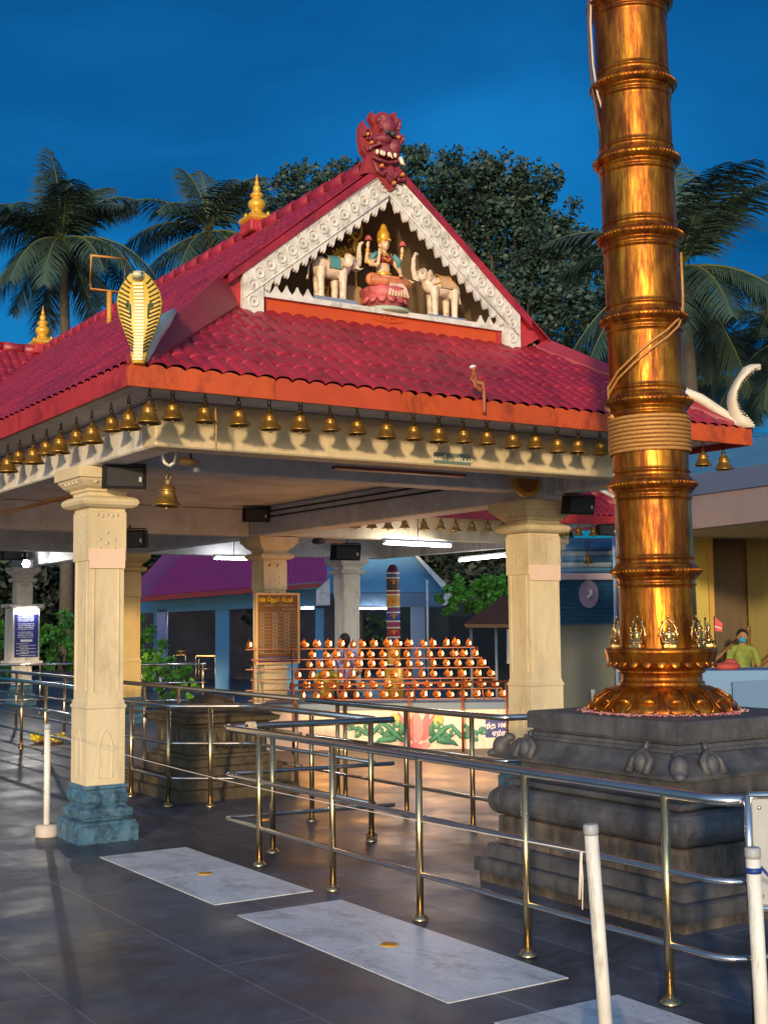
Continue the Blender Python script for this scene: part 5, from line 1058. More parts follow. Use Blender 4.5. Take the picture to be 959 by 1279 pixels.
text_mesh('108 ெநய் தீபம்', .074, basis(((xa+xb)/2-.03, Yb+.008, zc1-.082), (1, 0, 0), (0, 0, 1)), yl, t, bold=.0022)
m = MB(); gx0, gx1, gz0_, gz1_ = xa+.04, xb-.03, zc0+.13, zc1-.25; nr = 12
for i in range(nr+1): z = gz0_+(gz1_-gz0_)*i/nr; m.box(((gx0+gx1)/2, Yb+.012, z), ((gx1-gx0)/2, .0015, .0022))
for f in (0, .12, .36, .48, .68, .80, 1): m.box((gx0+(gx1-gx0)*f, Yb+.0118, (gz0_+gz1_)/2), (.0022, .0015, (gz1_-gz0_)/2))
m.build('grid_lines', gl, t)
m = MB(); random.seed(8)
def scrib(mb, x0, x1, z, h, y, d=None):     # tiny illegible strokes
    x = x0
    while x < x1: w_ = random.uniform(h*.5, h*1.1); mb.box((x+w_/2, y, z+random.uniform(-.1, .1)*h), (w_*.4, .001, h*random.uniform(.25, .5))); x += w_*random.uniform(1.15, 1.5)
for i in range(nr):
    z = gz0_+(gz1_-gz0_)*(i+.5)/nr
    for f0, f1, h in ((.03, .09, .02), (.37, .47, .026), (.69, .79, .026)): scrib(m, gx0+(gx1-gx0)*f0, gx0+(gx1-gx0)*f1, z, h, Yb+.0112)
for z, f0, f1 in ((zc1-.155, .2, .42), (zc1-.155, .55, .85), (zc1-.205, .6, .98)): scrib(m, xa+(xb-xa)*f0, xa+(xb-xa)*f1, z, .022, Yb+.0112)
for z in (zc0+.068, zc0+.04): scrib(m, xa+.03, xb-.03, z, .017, Yb+.0085)
m.build('small_writing', gl, t)
for f, r_ in ((.58, 11.5), (.58, 4), (.9, 2.8), (.9, .4), (.66, 2.6)):
    z = gz0_+(gz1_-gz0_)*r_/nr; x = gx0+(gx1-gx0)*f; m = MB(); m.tube([(x-.014, Yb+.010, z), (x-.004, Yb+.010, z-.012), (x+.018, Yb+.010, z+.018)], .0025, 5); m.build('tick_mark', gl, t)
for x in (-.06, .06):
    for z_, r_ in ((.025, .014), (.39, .018)): m = MB(); m.ell((8.28+x-.03, 15.44, zc1+z_), (r_, r_, r_), n=8, m=6); m.build('fixing_knob', brass, t)
# small blue-grey sign on the front beam
Ys = BY0-.008; a = ay(542, 578, Ys); c1 = ay(587, 568, Ys); zc = (ay(565, 564, Ys).z+ay(565, 582, Ys).z)/2; t = thing('beam_sign', ((a.x+c1.x)/2, Ys, zc), 'small grey-green sign with cream Tamil letters on the front beam', 'sign')
m = MB(); m.box(((a.x+c1.x)/2, Ys, zc), ((c1.x-a.x)/2, .006, .042)); m.build('plate', mat('sign_greygreen', (.14, .20, .17), .5), t)
text_mesh('மணி மண்டபம்', .050, basis(((a.x+c1.x)/2, Ys-.008, zc-.004), (1, 0, 0), (0, 0, 1)), mat('cream_lettering', (.8, .7, .5), .5), t, bold=.001)
# navy notice on the far pillar
Yn = 25.8-.27-.012; c = V((8.03, Yn, 1.40)); t = thing('navy_notice', c, 'tall navy notice with rows of white writing lit from above, on the far left pillar', 'notice board')
m = MB(); m.box(c, (.235, .008, .43)); m.build('panel', navy, t); m = MB(); random.seed(4)
for z, x0, x1 in [(.40, -.17, .12), (.365, -.18, .14), (.33, -.18, .15), (.295, -.17, .14), (.235, -.17, .15), (.20, -.17, .16), (.165, -.17, .12), (.13, -.18, .14), (.07, -.17, .12), (.035, -.17, .14), (.0, -.18, .14), (-.035, -.17, .12), (-.16, -.2, .02), (-.195, -.13, .18), (-.225, -.2, .04), (-.26, -.13, .18), (-.295, -.2, .04), (-.33, -.13, .19), (-.36, -.2, .05), (-.395, -.13, .19)]: scrib(m, c.x+x0, c.x+x1, c.z+z, .020, Yn-.0095)
m.build('small_writing', wt, t); m = MB(); m.box(c+V((0, -.009, -.10)), (.12, .002, .024), bev=.001); m.build('pale_label', wt, t)
m = MB(); m.box((8.03, Yn-.04, 1.925), (.20, .03, .022)); m.build('lit_strip', mat('strip_glow', (1, 1, 1), .5, emit=(1, .97, .95), estr=9), t)
L = bpy.data.lights.new('notice_glow', 'AREA'); L.shape = 'RECTANGLE'; L.size = .4; L.size_y = .05; L.energy = 3; o = bpy.data.objects.new('notice_glow', L); COL.objects.link(o); o.location = (8.03, Yn-.10, 1.90); o.rotation_euler = (R(25), 0, 0)
# ---------------------------------------------------------------- people
def person(loc, face, h, shirt, trousers, label, pose='stand', hair=True, mask=None, skin=(.30, .15, .08), lift=0):
    loc = V(loc); t = thing('person', loc, label, 'person'); f = V((face[0], face[1], 0)).normalized(); s_ = V((-f.y, f.x, 0)); k = h/1.7
    q = lambda x, y, z: loc+(s_*x+f*y)*k+V((0, 0, z*k))
    sk = mat('skin_%d' % int(skin[0]*100), skin, .55); seat = pose == 'sit'; dz = -.42 if seat else 0
    m = MB(); m.ell(q(0, .01, 1.58+dz), (.075*k, .09*k, .11*k)); m.ell(q(0, .09, 1.565+dz), (.014*k, .018*k, .02*k)); m.tube([q(0, 0, 1.5+dz), q(0, 0, 1.40+dz)], .052*k)
    for e in (-1, 1): m.ell(q(e*.078, 0, 1.57+dz), (.014*k, .02*k, .03*k)); 
    m.tube([q(-.17, 0, 1.38+dz), q(0, 0, 1.42+dz), q(.17, 0, 1.38+dz)], [.05*k, .06*k, .05*k]); m.ell(q(0, 0, 1.25+dz), (.165*k, .10*k, .18*k)); m.ell(q(0, 0, 1.0+dz), (.145*k, .10*k, .16*k))
    for e in (-1, 1):
        el = q(e*.24, .02, 1.10+dz); ha = q(e*.16, .24, 1.02+dz) if seat or pose == 'reach' else q(e*.25, .06, .84)
        m.tube([q(e*.18, 0, 1.38+dz), el, ha], [.05*k, .04*k, .03*k]); m.ell(ha, (.035*k, .045*k, .02*k)); 
        d_ = (ha-el).normalized()
        for g_ in range(4): m.tube([ha+d_*.02+s_*(g_-1.5)*.016*k, ha+d_*(.075+.008*(g_ in (1, 2)))*k+s_*(g_-1.5)*.018*k-V((0, 0, .01))], [.010*k, .007*k], 6)
        m.tube([ha-s_*e*.02*k, ha-s_*e*.05*k+d_*.03*k], [.011*k, .008*k], 6)
        if seat: m.tube([q(e*.09, 0, .50), q(e*.12, .40, .50), q(e*.12, .42, .08)], [.08*k, .06*k, .04*k]); m.ell(q(e*.12, .47, .04), (.045*k, .09*k, .035*k))
        else: m.tube([q(e*.09, 0, .92), q(e*.10, .02, .5), q(e*.10, 0, .07)], [.085*k, .06*k, .04*k]); m.ell(q(e*.10, .05, .035), (.045*k, .08*k, .035*k))
    remesh(m.build('body', sk, t), .014*k, 2)
    m = MB(); m.tube([q(-.175, 0, 1.385+dz), q(0, 0, 1.42+dz), q(.175, 0, 1.385+dz)], [.058*k, .066*k, .058*k]); m.ell(q(0, 0, 1.25+dz), (.178*k, .112*k, .185*k)); m.ell(q(0, 0, 1.02+dz), (.16*k, .115*k, .17*k))
    for e in (-1, 1): m.tube([q(e*.18, 0, 1.38+dz), q(e*.235, .015, 1.14+dz)], [.06*k, .055*k])
    remesh(m.build('shirt', shirt, t), .014*k, 3)
    m = MB()
    if seat:
        for e in (-1, 1): m.tube([q(e*.09, -.02, .52), q(e*.12, .38, .51), q(e*.12, .41, .12)], [.1*k, .075*k, .055*k])
    else:
        for e in (-1, 1): m.tube([q(e*.08, 0, .95), q(e*.10, .02, .5), q(e*.10, 0, .10)], [.1*k, .075*k, .058*k])
    remesh(m.build('trousers', trousers, t), .016*k, 3)
    m = MB(); m.ell(q(0, -.02, 1.615+dz), (.088*k, .098*k, .10*k)); m.ell(q(0, -.06, 1.55+dz), (.07*k, .05*k, .09*k)); m.build('hair', black, t)
    m = MB()
    for e in (-1, 1): m.ell(q(e*.032, .088, 1.60+dz), (.014*k, .008*k, .008*k), n=8, m=6)
    m.build('eye', mat('eye_white_dark', (.05, .04, .04), .3), t)
    if mask: m = MB(); m.ell(q(0, .055, 1.535+dz), (.068*k, .062*k, .055*k)); m.build('face_mask', mask, t)
    else: m = MB(); m.ell(q(0, .096, 1.525+dz), (.025*k, .008*k, .008*k), n=8, m=6); m.build('mouth', mat('lip', (.25, .08, .06), .5), t)
    return t
pp = ad(431, 830, D_R+.9); person((pp.x, pp.y, 0), FLAT, 1.46, mat('lilac_cloth', (.25, .22, .45), .8), mat('dark_cloth', (.03, .03, .05), .8), 'dark-haired person seen from behind the top row of lamps, in lilac', 'reach')
pp = ad(408, 850, D_R+.75); person((pp.x, pp.y, 0), -FLAT, 1.12, mat('yellow_cloth', (.32, .26, .03), .8), mat('red_cloth', (.30, .03, .02), .8), 'short person in dull yellow half hidden behind the lamp rows', 'stand', hair=True)
# ---------------------------------------------------------------- buildings behind
def slab(pts, depth, m_, nm, par): mb = MB(); mb.prism(pts, FLAT*depth); return mb.build(nm, m_, par)
D1 = az(283, 862).dot(FLAT)
pv = thing('blue_pavilion', az(283, 862), 'open pavilion with magenta sheet roof and sky-blue beams and pillars behind the hall', 'pavilion')
q = lambda x, y, d=0: ad(x, y, D1+d)
gz = lambda p: V((p.x, p.y, 0))
slab([q(173, 766, 0), q(404, 756, 0), q(404, 735, 0), q(173, 745, 0)], .3, bluepaint, 'beam', pv)
for x0, x1, dd, m_ in ((192, 196, .02, bluepaint), (196, 207, .0, violet), (269, 273, .0, bluepaint), (273, 286, .0, bluepaint), (357, 372, .0, bluepaint), (394, 404, 0, bluepaint)):
    a, bq = q(x0, 800, dd), q(x1, 800, dd); zt = q(x0, 760, dd).z
    mb = MB(); mb.prism([gz(a), gz(bq), gz(bq)+V((0, 0, zt)), gz(a)+V((0, 0, zt))], FLAT*(.32+dd)); mb.build('pillar', m_, pv)
rm = bpy.data.materials.new('ribbed_magenta'); rm.use_nodes = True; rm.node_tree.nodes['Principled BSDF'].inputs['Base Color'].default_value = (.58, .06, .19, 1); rm.node_tree.nodes['Principled BSDF'].inputs['Roughness'].default_value = .45
def ribbed(a, bq, c, d, n, m_, nm, par, amp=.03):    # sheet a(bottom left) b(bottom right) c(top right) d(top left) with ribs running up
    mb = MB(); nn = V(bq-a).cross(V(d-a)).normalized(); vs = []
    for i in range(n*4+1):
        t = i/(n*4); o = nn*(amp if i % 4 in (1, 2) else 0); vs += [V(a).lerp(bq, t)+o, V(d).lerp(c, t)+o]
    mb.add(vs, [[2*i, 2*i+2, 2*i+3, 2*i+1] for i in range(n*4)]); ob = mb.build(nm, m_, par); return ob
e0, e1 = q(183, 745, -.5), q(408, 727, -.5); r0, r1 = q(262, 655, 3.0), q(408, 650, 3.0)
ribbed(e0, e1, r1, r0, 46, rm, 'roof_sheet', pv)
f0, f1 = q(150, 752, 5), q(183, 745, -.5)
ribbed(f0, f1, r0, q(240, 655, 5), 9, mat('dull_magenta', (.45, .06, .16), .5), 'roof_sheet', pv)
slab([q(172, 752, -.52), q(409, 733, -.52), q(409, 727, -.52), q(178, 745, -.52)], .06, fascia_r, 'fascia_board', pv)
slab([q(395, 737, -.6), q(412, 722, -.6), q(412, 756, -.6), q(395, 756, -.6)], .1, white_f, 'gable_end_board', pv)
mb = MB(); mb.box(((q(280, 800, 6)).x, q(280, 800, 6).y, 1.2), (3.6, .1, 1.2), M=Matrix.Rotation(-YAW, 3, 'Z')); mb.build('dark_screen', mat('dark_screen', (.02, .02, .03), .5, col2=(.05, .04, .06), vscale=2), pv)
tube_light(q(211, 761, .3), q(234, 761, .3), 'far lit tube under the blue pavilion beam, left pillar', 8); tube_light(q(376, 760, .3), q(392, 759, .3), 'far lit tube end right of the notice board pillar', 5)
# steel table in the pavilion
t = thing('steel_table', gz(q(258, 850, .6)), 'small steel table standing in the blue pavilion', 'table'); a, bq = q(245, 820, .6), q(269, 820, .6); h = a.z
mb = MB(); mb.prism([a, bq, bq+FLAT*.5, a+FLAT*.5], (0, 0, .03)); mb.build('table_top', steel, t)
for p in (a, bq, a+FLAT*.5, bq+FLAT*.5): mb = MB(); mb.tube([gz(p), p], .02, 6); mb.build('leg', steel, t)
mb = MB(); mb.tube([a-V((0, 0, .3)), bq-V((0, 0, .3))], .015, 6); mb.build('stretcher', steel, t)
t = thing('steel_table', gz(q(227, 850, .8)), 'second steel table in the pavilion holding a small bowl', 'table'); a, bq = q(217, 819, .8), q(232, 819, .8)
mb = MB(); mb.prism([a, bq, bq+FLAT*.5, a+FLAT*.5], (0, 0, .03)); mb.build('table_top', steel, t)
for p in (a, bq, a+FLAT*.5, bq+FLAT*.5): mb = MB(); mb.tube([gz(p), p], .02, 6); mb.build('leg', steel, t)
mb = MB(); c = a.lerp(bq, .5)+FLAT*.2; mb.lathe([(.05, .03), (.12, .05), (.14, .12), (.12, .12), (.05, .05)], c, 12); tag(mb.build('bowl', brass, origin=c), 'small brass bowl on the steel table in the pavilion', 'bowl')
# blue gabled building
D2 = 37.0; g = lambda x, y, d=0: ad(x, y, D2+d)
bb = thing('gabled_building', gz(g(500, 830)), 'sky-blue building with white-edged gable behind the painted post', 'building')
slab([g(398, 740), g(548, 740), g(556, 739), g(500, 668), g(440, 640), g(398, 690)], .3, bluepaint, 'gable_wall', bb)
slab([g(398, 758, -.02), g(556, 758, -.02), g(556, 740.5, -.02), g(398, 740.5, -.02)], .4, bluedark, 'beam', bb)
slab([g(557, 738, -.5), g(565, 738, -.5), g(565, 756, -.5), g(551, 756, -.5)], .5, white_f, 'eave_end', bb)
slab([g(514, 690, -.5), g(518, 690, -.5), g(566, 738, -.5), g(556, 739, -.5)], 4, white_f, 'verge_board', bb)
slab([g(415, 716, -.05), g(446, 716, -.05), g(446, 729, -.05), g(415, 729, -.05)], .05, mat('faded_teal', (.10, .36, .40), .7, col2=(.10, .33, .45), vscale=3), 'faded_panel', bb)
for x0, x1 in ((513, 531), (408, 413), (404, 409)): a, bq = g(x0, 800), g(x1, 800); mb = MB(); mb.prism([gz(a), gz(bq), gz(bq)+V((0, 0, g(x0, 758).z)), gz(a)+V((0, 0, g(x0, 758).z))], FLAT*.4); mb.build('pillar', mat('grey_blue_pillar', (.22, .28, .36), .6), bb)
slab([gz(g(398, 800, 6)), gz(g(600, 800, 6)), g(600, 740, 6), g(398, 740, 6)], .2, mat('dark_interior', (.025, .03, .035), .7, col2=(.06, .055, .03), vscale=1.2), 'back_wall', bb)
tube_light(g(449, 760, -.3), g(484, 760, -.3), 'far lit tube on the blue gabled building, left of the painted post', 14)
mb = MB(); p = g(534, 790, -.4); mb.tube([gz(p), p+V((0, 0, 1.5))], .035, 8); tag(mb.build('drain_pipe', whitep, origin=gz(p)), 'thin white pipe at the right corner of the gabled building', 'pipe')
# painted post
c = gz(ad(492, 860, 22.5)); t = thing('painted_post', c, 'round-topped colourful painted post rising above the lamps', 'post'); D3 = 22.5; zt = ad(492, 705, D3).z; bands = [(705, 716, (.10, .02, .06)), (716, 722, (.02, .07, .25)), (722, 738, (.05, .02, .02)), (738, 743, (.30, .03, .04)), (743, 758, (.60, .30, .02)), (758, 765, (.16, .03, .16)), (765, 776, (.01, .05, .28)), (776, 784, (.28, .03, .10)), (784, 796, (.30, .01, .02)), (796, 803, (.02, .06, .22)), (803, 830, (.55, .28, .03))]
r = .115
mb = MB(); mb.tube([c, c+V((0, 0, .8))], r*1.5, 16); mb.build('foot', goldp, t)
for i, (y0, y1, col) in enumerate(bands):
    z1, z0 = ad(492, y0, D3).z, ad(492, y1, D3).z; mb = MB()
    if i == 0: mb.lathe([(0, z1), (r*.4, z1-.01), (r*.7, z1-.05), (r, z1-.14), (r, z0)], c, 20)
    else: mb.lathe([(r, z1-.003), (r, z0+.003)], c, 20)
    mb.build('painted_band', mat('post_band_%d' % i, col, .5, var=.3, vscale=12), t)
    mb = MB(); mb.lathe([(r+.002, z0+.012), (r+.008, z0+.008), (r+.008, z0-.008), (r+.002, z0-.012)], c, 20); mb.build('white_ring', whitep, t)
for y in (727, 750, 770, 790):
    z = ad(492, y, D3).z; mb = MB(); p = c-FLAT*(r+.004)+SIDE*.01+V((0, 0, z)); mb.ell(p, (.03, .02, .045)); mb.tube([p-SIDE*.07, p-SIDE*.04+V((0, 0, .03)), p+SIDE*.04+V((0, 0, .03)), p+SIDE*.07], .008, 6); mb.build('emblem', mat('emblem_orange', (.65, .20, .04), .5), t)
# tent-like orange roof stall and its pole
D4 = 26; k = lambda x, y, d=0: ad(x, y, D4+d)
t = thing('stall', gz(k(610, 860)), 'dark stall with a brown peaked awning behind the right lamps', 'stall')
mb = MB(); mb.add([k(579, 779, 0), k(650, 779, 0), k(665, 779, 2.5), k(590, 779, 2.5), k(630, 742, 1.2)], [[0, 1, 4], [1, 2, 4], [2, 3, 4], [3, 0, 4], [3, 2, 1, 0]]); mb.build('awning', mat('brown_awning', (.13, .045, .02), .7, var=.2), t)
mb = MB(); mb.prism([k(579, 779.5, -.02), k(650, 779.5, -.02), k(650, 784, -.02), k(582, 784, -.02)], FLAT*.05); mb.build('valance', mat('tan_valance', (.28, .13, .04), .7), t)
for x in (619, 588): mb = MB(); p = k(x, 784, .3); mb.tube([gz(p), p], .03, 8); mb.build('pole', greycap, t)
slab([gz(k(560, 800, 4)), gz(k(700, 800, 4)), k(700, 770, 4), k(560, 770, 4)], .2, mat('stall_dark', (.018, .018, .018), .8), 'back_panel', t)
mb = MB(); mb.prism([k(633, 786, -1), k(639, 786, -1), k(639, 829, -1), k(633, 829, -1)], FLAT*.1); mb.build('side_panel', mat('pale_panel', (.45, .42, .36), .6), t)
# blue shutter shop behind pillar two
D5 = 22.5; s = lambda x, y, d=0: ad(x, y, D5+d)
t = thing('shutter_shop', gz(s(730, 870)), 'blue roller-shutter shopfront between the pillar and the mast', 'shop')
slab([gz(s(690, 800)), gz(s(780, 800)), s(780, 780), s(690, 780)], .3, mat('grey_green_wall', (.12, .13, .12), .6, var=.1), 'lower_wall', t)
shm = mat('shutter_blue', (.02, .11, .26), .45, var=.15)
mb = MB(); z1, z0 = s(730, 723).z, s(730, 780).z; n = 12; a, bq = s(690, 800), s(780, 800); slab([s(690, 780.5, .1), s(780, 780.5, .1), s(780, 672, .1), s(690, 672, .1)], .15, bluedark, 'backing_panel', t)
for i in range(n): za, zb = z0+(z1-z0)*i/n, z0+(z1-z0)*(i+.86)/n; mb.prism([V((a.x, a.y, za))-FLAT*.02, V((bq.x, bq.y, za))-FLAT*.02, V((bq.x, bq.y, zb))-FLAT*.055, V((a.x, a.y, zb))-FLAT*.055], FLAT*.12)
sh = mb.build('shutter', shm, t)
mb = MB(); c = s(735, 742, -.1); mb.prism([c+SIDE*(.17*cos(x))+V((0, 0, .245*sin(x))) for x in [2*pi*i/24 for i in range(24)]], FLAT*.03); mb.build('oval_emblem', mat('pinkish_emblem', (.30, .22, .36), .6, col2=(.18, .18, .36), vscale=8), sh)
mb = MB(); mb.tube([c-FLAT*.02+SIDE*.03+V((0, 0, .08)), c-FLAT*.02+SIDE*.05+V((0, 0, 0)), c-FLAT*.02-SIDE*.02-V((0, 0, .07))], .03, 6); mb.build('emblem_mark', mat('emblem_pale', (.5, .48, .5), .6), sh)
mb = MB()
for i in range(6): y0 = 678+i*7; p = [s(690, y0+5.6, -.15+.12*i*.5), s(782, y0+5.0, -.15+.12*i*.5)]; mb.tube(p, [.07, .07], 8, i % 2)
mb.build('rolled_awning', [mat('awning_blue', (.05, .17, .32), .6), mat('awning_grey', (.25, .32, .38), .6)], t)
slab([s(690, 716, -.2), s(765, 716, -.2), s(765, 724, -.2), s(690, 724, -.2)], .1, mat('pink_lintel', (.40, .32, .40), .6), 'lintel', t)
mb = MB(); p = s(768, 740, -.3); mb.tube([gz(p), p+V((0, 0, 2.2))], .035, 8); mb.build('corner_pipe', mat('pale_blue_pipe', (.3, .42, .6), .5), t)
mb = MB(); p = gz(s(741, 880, -1.0)); mb.tube([p, p+V((0, 0, .45))], .035, 8); tag(mb.build('short_bollard', whitep, origin=p), 'short white pipe stub left of the golden lotus base', 'bollard')
# building at right: blue sheet roof, concrete canopy, ochre wall, curtains, stair
D6 = 19.0; h = lambda x, y, d=0: ad(x, y, D6+d)
rb = thing('side_building', gz(h(900, 870)), 'building right of the mast with blue sheet roof, concrete canopy and ochre wall', 'building')
mb = MB(); mb.prism([h(800, 668, -2), h(1080, 636, -6.5), h(1080, 590, -6.5), h(800, 628, -2)], FLAT*.35); mb.build('canopy_edge', mat('grey_pink_concrete', (.30, .24, .24), .75, var=.12, vscale=2), rb)
mb = MB(); mb.prism([h(800, 627.5, -2.05), h(1080, 589, -6.55), h(1080, 560, -6.55), h(800, 603, -2.05)], FLAT*.5); mb.build('fascia', mat('slate_blue_fascia', (.10, .15, .27), .7, var=.1), rb)
mb = MB(); a, bq = h(800, 602, -2.0), h(1080, 559, -6.5); c, d = h(1080, 520, .0), h(800, 575, 4); mb.add([a, bq, c, d, a+V((0, 0, -.1)), bq+V((0, 0, -.1)), c+V((0, 0, -.1)), d+V((0, 0, -.1))], [[0, 1, 2, 3], [7, 6, 5, 4], [0, 4, 5, 1], [1, 5, 6, 2], [2, 6, 7, 3], [3, 7, 4, 0]]); mb.build('sheet_roof', mat('blue_sheet', (.10, .30, .42), .6, col2=(.06, .20, .32), vscale=2.5), rb)
mb = MB(); qa = [h(800, 667, -1.98), h(1080, 635.5, -6.45), h(1080, 676, .4), h(800, 672, .4)]; mb.add(qa+[p+V((0, 0, .08)) for p in qa], [[3, 2, 1, 0], [4, 5, 6, 7], [0, 1, 5, 4], [1, 2, 6, 5], [2, 3, 7, 6], [3, 0, 4, 7]]); mb.build('soffit', mat('cream_soffit', (.40, .36, .22), .7), rb)
slab([gz(h(790, 800)), gz(h(887, 800)), h(883, 630), h(790, 630)], .3, wood_y, 'ochre_wall', rb)
slab([gz(h(887, 800, -.05)), gz(h(893, 800, -.05)), h(888, 630, -.05), h(882, 630, -.05)], .2, mat('amber_trim', (.42, .24, .03), .6), 'door_trim', rb)
slab([gz(h(893, 800, .3)), gz(h(935, 800, .3)), h(930, 630, .3), h(888, 630, .3)], .1, brown_c, 'curtain', rb)
slab([gz(h(935, 800, .2)), gz(h(1080, 800, .2)), h(1080, 600, .2), h(930, 630, .2)], .1, mat('olive_curtain', (.17, .125, .02), .7, var=.25, vscale=2, stretch=(7, 7, .3)), 'curtain', rb)
# stair rail
t = thing('stair_rail', gz(h(890, 860, -.5)), 'brown wooden stair handrail slanting behind the masked person', 'handrail')
wd_ = mat('brown_wood', (.16, .08, .02), .5); mb = MB(); mb.tube([h(872, 842, -.5), h(934, 789, -.5)], .035, 8); mb.tube([h(934, 789, -.5), h(934, 782, -.5)], .035, 8); mb.build('handrail', wd_, t)
for x, y in ((884, 832), (903, 816), (934, 789)): mb = MB(); p = h(x, y, -.5); mb.tube([gz(p), p], .03, 8); mb.build('baluster', wd_, t)
mb = MB(); mb.tube([h(945, 834, -.5), h(985, 800, -.5)], .035, 8); mb.build('handrail', wd_, t)
# blue counter
t = thing('blue_counter', gz(ad(900, 860, 13.2)), 'light-blue counter block behind the golden lotus base', 'counter')
a, bq = ad(877, 838, 13.2), ad(1010, 842, 13.2); mb = MB(); mb.prism([gz(a), gz(bq), V((bq.x, bq.y, a.z)), a], FLAT*.8); mb.build('body', mat('counter_blue', (.12, .24, .40), .6), t)
a, bq = ad(914, 842, 13.14), ad(1000, 842, 13.14); mb = MB(); mb.prism([gz(a)+V((0, 0, .05)), gz(bq)+V((0, 0, .05)), V((bq.x, bq.y, a.z-.05)), V((a.x, a.y, a.z-.08))], FLAT*.03); mb.build('front_panel', mat('counter_blue_dark', (.08, .17, .30), .6), t)
pp = ad(927, 812, 18.0); person((pp.x, pp.y, 0), -FLAT-SIDE*.2, 1.46, mat('lime_cloth', (.20, .24, .04), .8, var=.4, vscale=8), mat('dark_cloth', (.03, .03, .05), .8), 'person in a lime-green shirt and blue face mask behind the blue counter', 'reach', mask=mat('mask_blue', (.03, .22, .38), .7))
p = ad(908, 836, 13.5); m = MB(); m.ell(p+V((0, 0, .03)), (.16, .12, .05)); m.ell(p+V((.05, 0, .07)), (.08, .06, .04)); tag(m.build('cloth_bundle', mat('red_cloth2', (.40, .06, .04), .8), origin=p), 'small red cloth bundle lying on the blue counter', 'cloth')
# ---------------------------------------------------------------- trees
def palm(base, top, spread, label, seed, nf=26, m_=leaf_p, droop=1.0, leafw=.017, nl=66):
    random.seed(seed); base, top = V(base), V(top); t = thing('palm_tree', base, label, 'palm tree', 'coconut palms'); mb = MB(); n = 14
    pts = [base.lerp(top, k/n)+V((.25*sin(k/n*2.2), 0, 0)) for k in range(n+1)]; dlt = top-pts[-1]; pts = [p+dlt*(k/n) for k, p in enumerate(pts)]
    mb.tube(pts, [(.24-.10*k/n)*max(.6, spread/3.5) for k in range(n+1)], 9); mb.build('trunk', bark, t)
    mb = MB(); stem = MB()
    for i in range(nf):
        az_ = 2*pi*i/nf*2.4+random.uniform(-.3, .3); el = -.65+2.15*((i+.5)/nf)+random.uniform(-.12, .12); L = spread*random.uniform(.85, 1.12)*(1 if el < 1 else .85)
        d = V((cos(az_)*cos(el), sin(az_)*cos(el), sin(el))); p = V(top); path = [V(p)]; ns = 12; st = L/ns
        for k in range(ns):
            d = (d+V((0, 0, -.105*droop*(1+.5*k/ns)))*(1 if el > -.2 else .7)).normalized(); p = p+d*st; path.append(V(p))
        stem.tube(path, [.035*spread/3*(1-k/(ns+2)) for k in range(ns+1)], 4)
        for k in range(nl):
            f = .10+.9*k/nl; x = f*ns; j = min(ns-1, int(x)); q0 = path[j].lerp(path[j+1], x-j); ax_ = (path[j+1]-path[j]).normalized(); sd_ = ax_.cross(V((0, 0, 1)))
            if sd_.length < .05: sd_ = V((1, 0, 0))
            sd_.normalize(); ll = spread*.34*(sin(pi*min(1, .12+f*.86)))**.6*random.uniform(.8, 1.1); tw = random.uniform(-.3, .3)
            for s2 in (-1, 1):
                dr = (sd_*s2*.75+ax_*.55+V((0, 0, -.22-.25*random.random()*droop+tw*.2))).normalized(); q1 = q0+dr*ll*.55; dr2 = (dr+V((0, 0, -.45*droop))).normalized(); q2 = q1+dr2*ll*.45
                wn = ax_*leafw*spread/3*1.0
                mb.add([q0-wn, q0+wn, q1+wn, q1-wn, q2], [[0, 1, 2, 3], [3, 2, 4]])
    cr = mb.build('crown', m_, t); stem.build('frond_stem', mat('frond_rib', (.10, .12, .04), .6), t)
    if True:
        m2 = MB(); random.seed(seed+1)
        for k in range(7): a = random.uniform(0, 6.28); m2.ell(top+V((.28*cos(a), .28*sin(a), -.25-random.random()*.25)), (.12, .12, .15), n=8, m=6)
        m2.build('coconut', mat('coconut', (.12, .10, .03), .6), t)
    return t
def pt(px, py, D): return ad(px, py, D)
def palm_at(px, py, D, sp_, label, seed, **k): tp = pt(px, py, D); b0 = V((tp.x+.3, tp.y, 0)); return palm(b0, tp, sp_, label, seed, **k)
palm_at(78, 300, 44, 3.9, 'large coconut palm at the left, its full crown against the sky', 21, nf=34, droop=1.05)
palm_at(262, 290, 50, 4.2, 'coconut palm rising behind the ridge between the frame and the finial', 34, nf=24, droop=1.1)
palm_at(850, 335, 30, 3.7, 'big coconut palm spreading from behind the golden mast', 47, nf=28, droop=.85)
palm_at(985, 420, 33, 3.0, 'coconut palm cut off by the right edge of the view', 52, nf=26, droop=1.2)
palm_at(885, 470, 40, 2.8, 'lower dark palm seen behind the cobra at the right roof corner', 63, nf=26, droop=1.2)
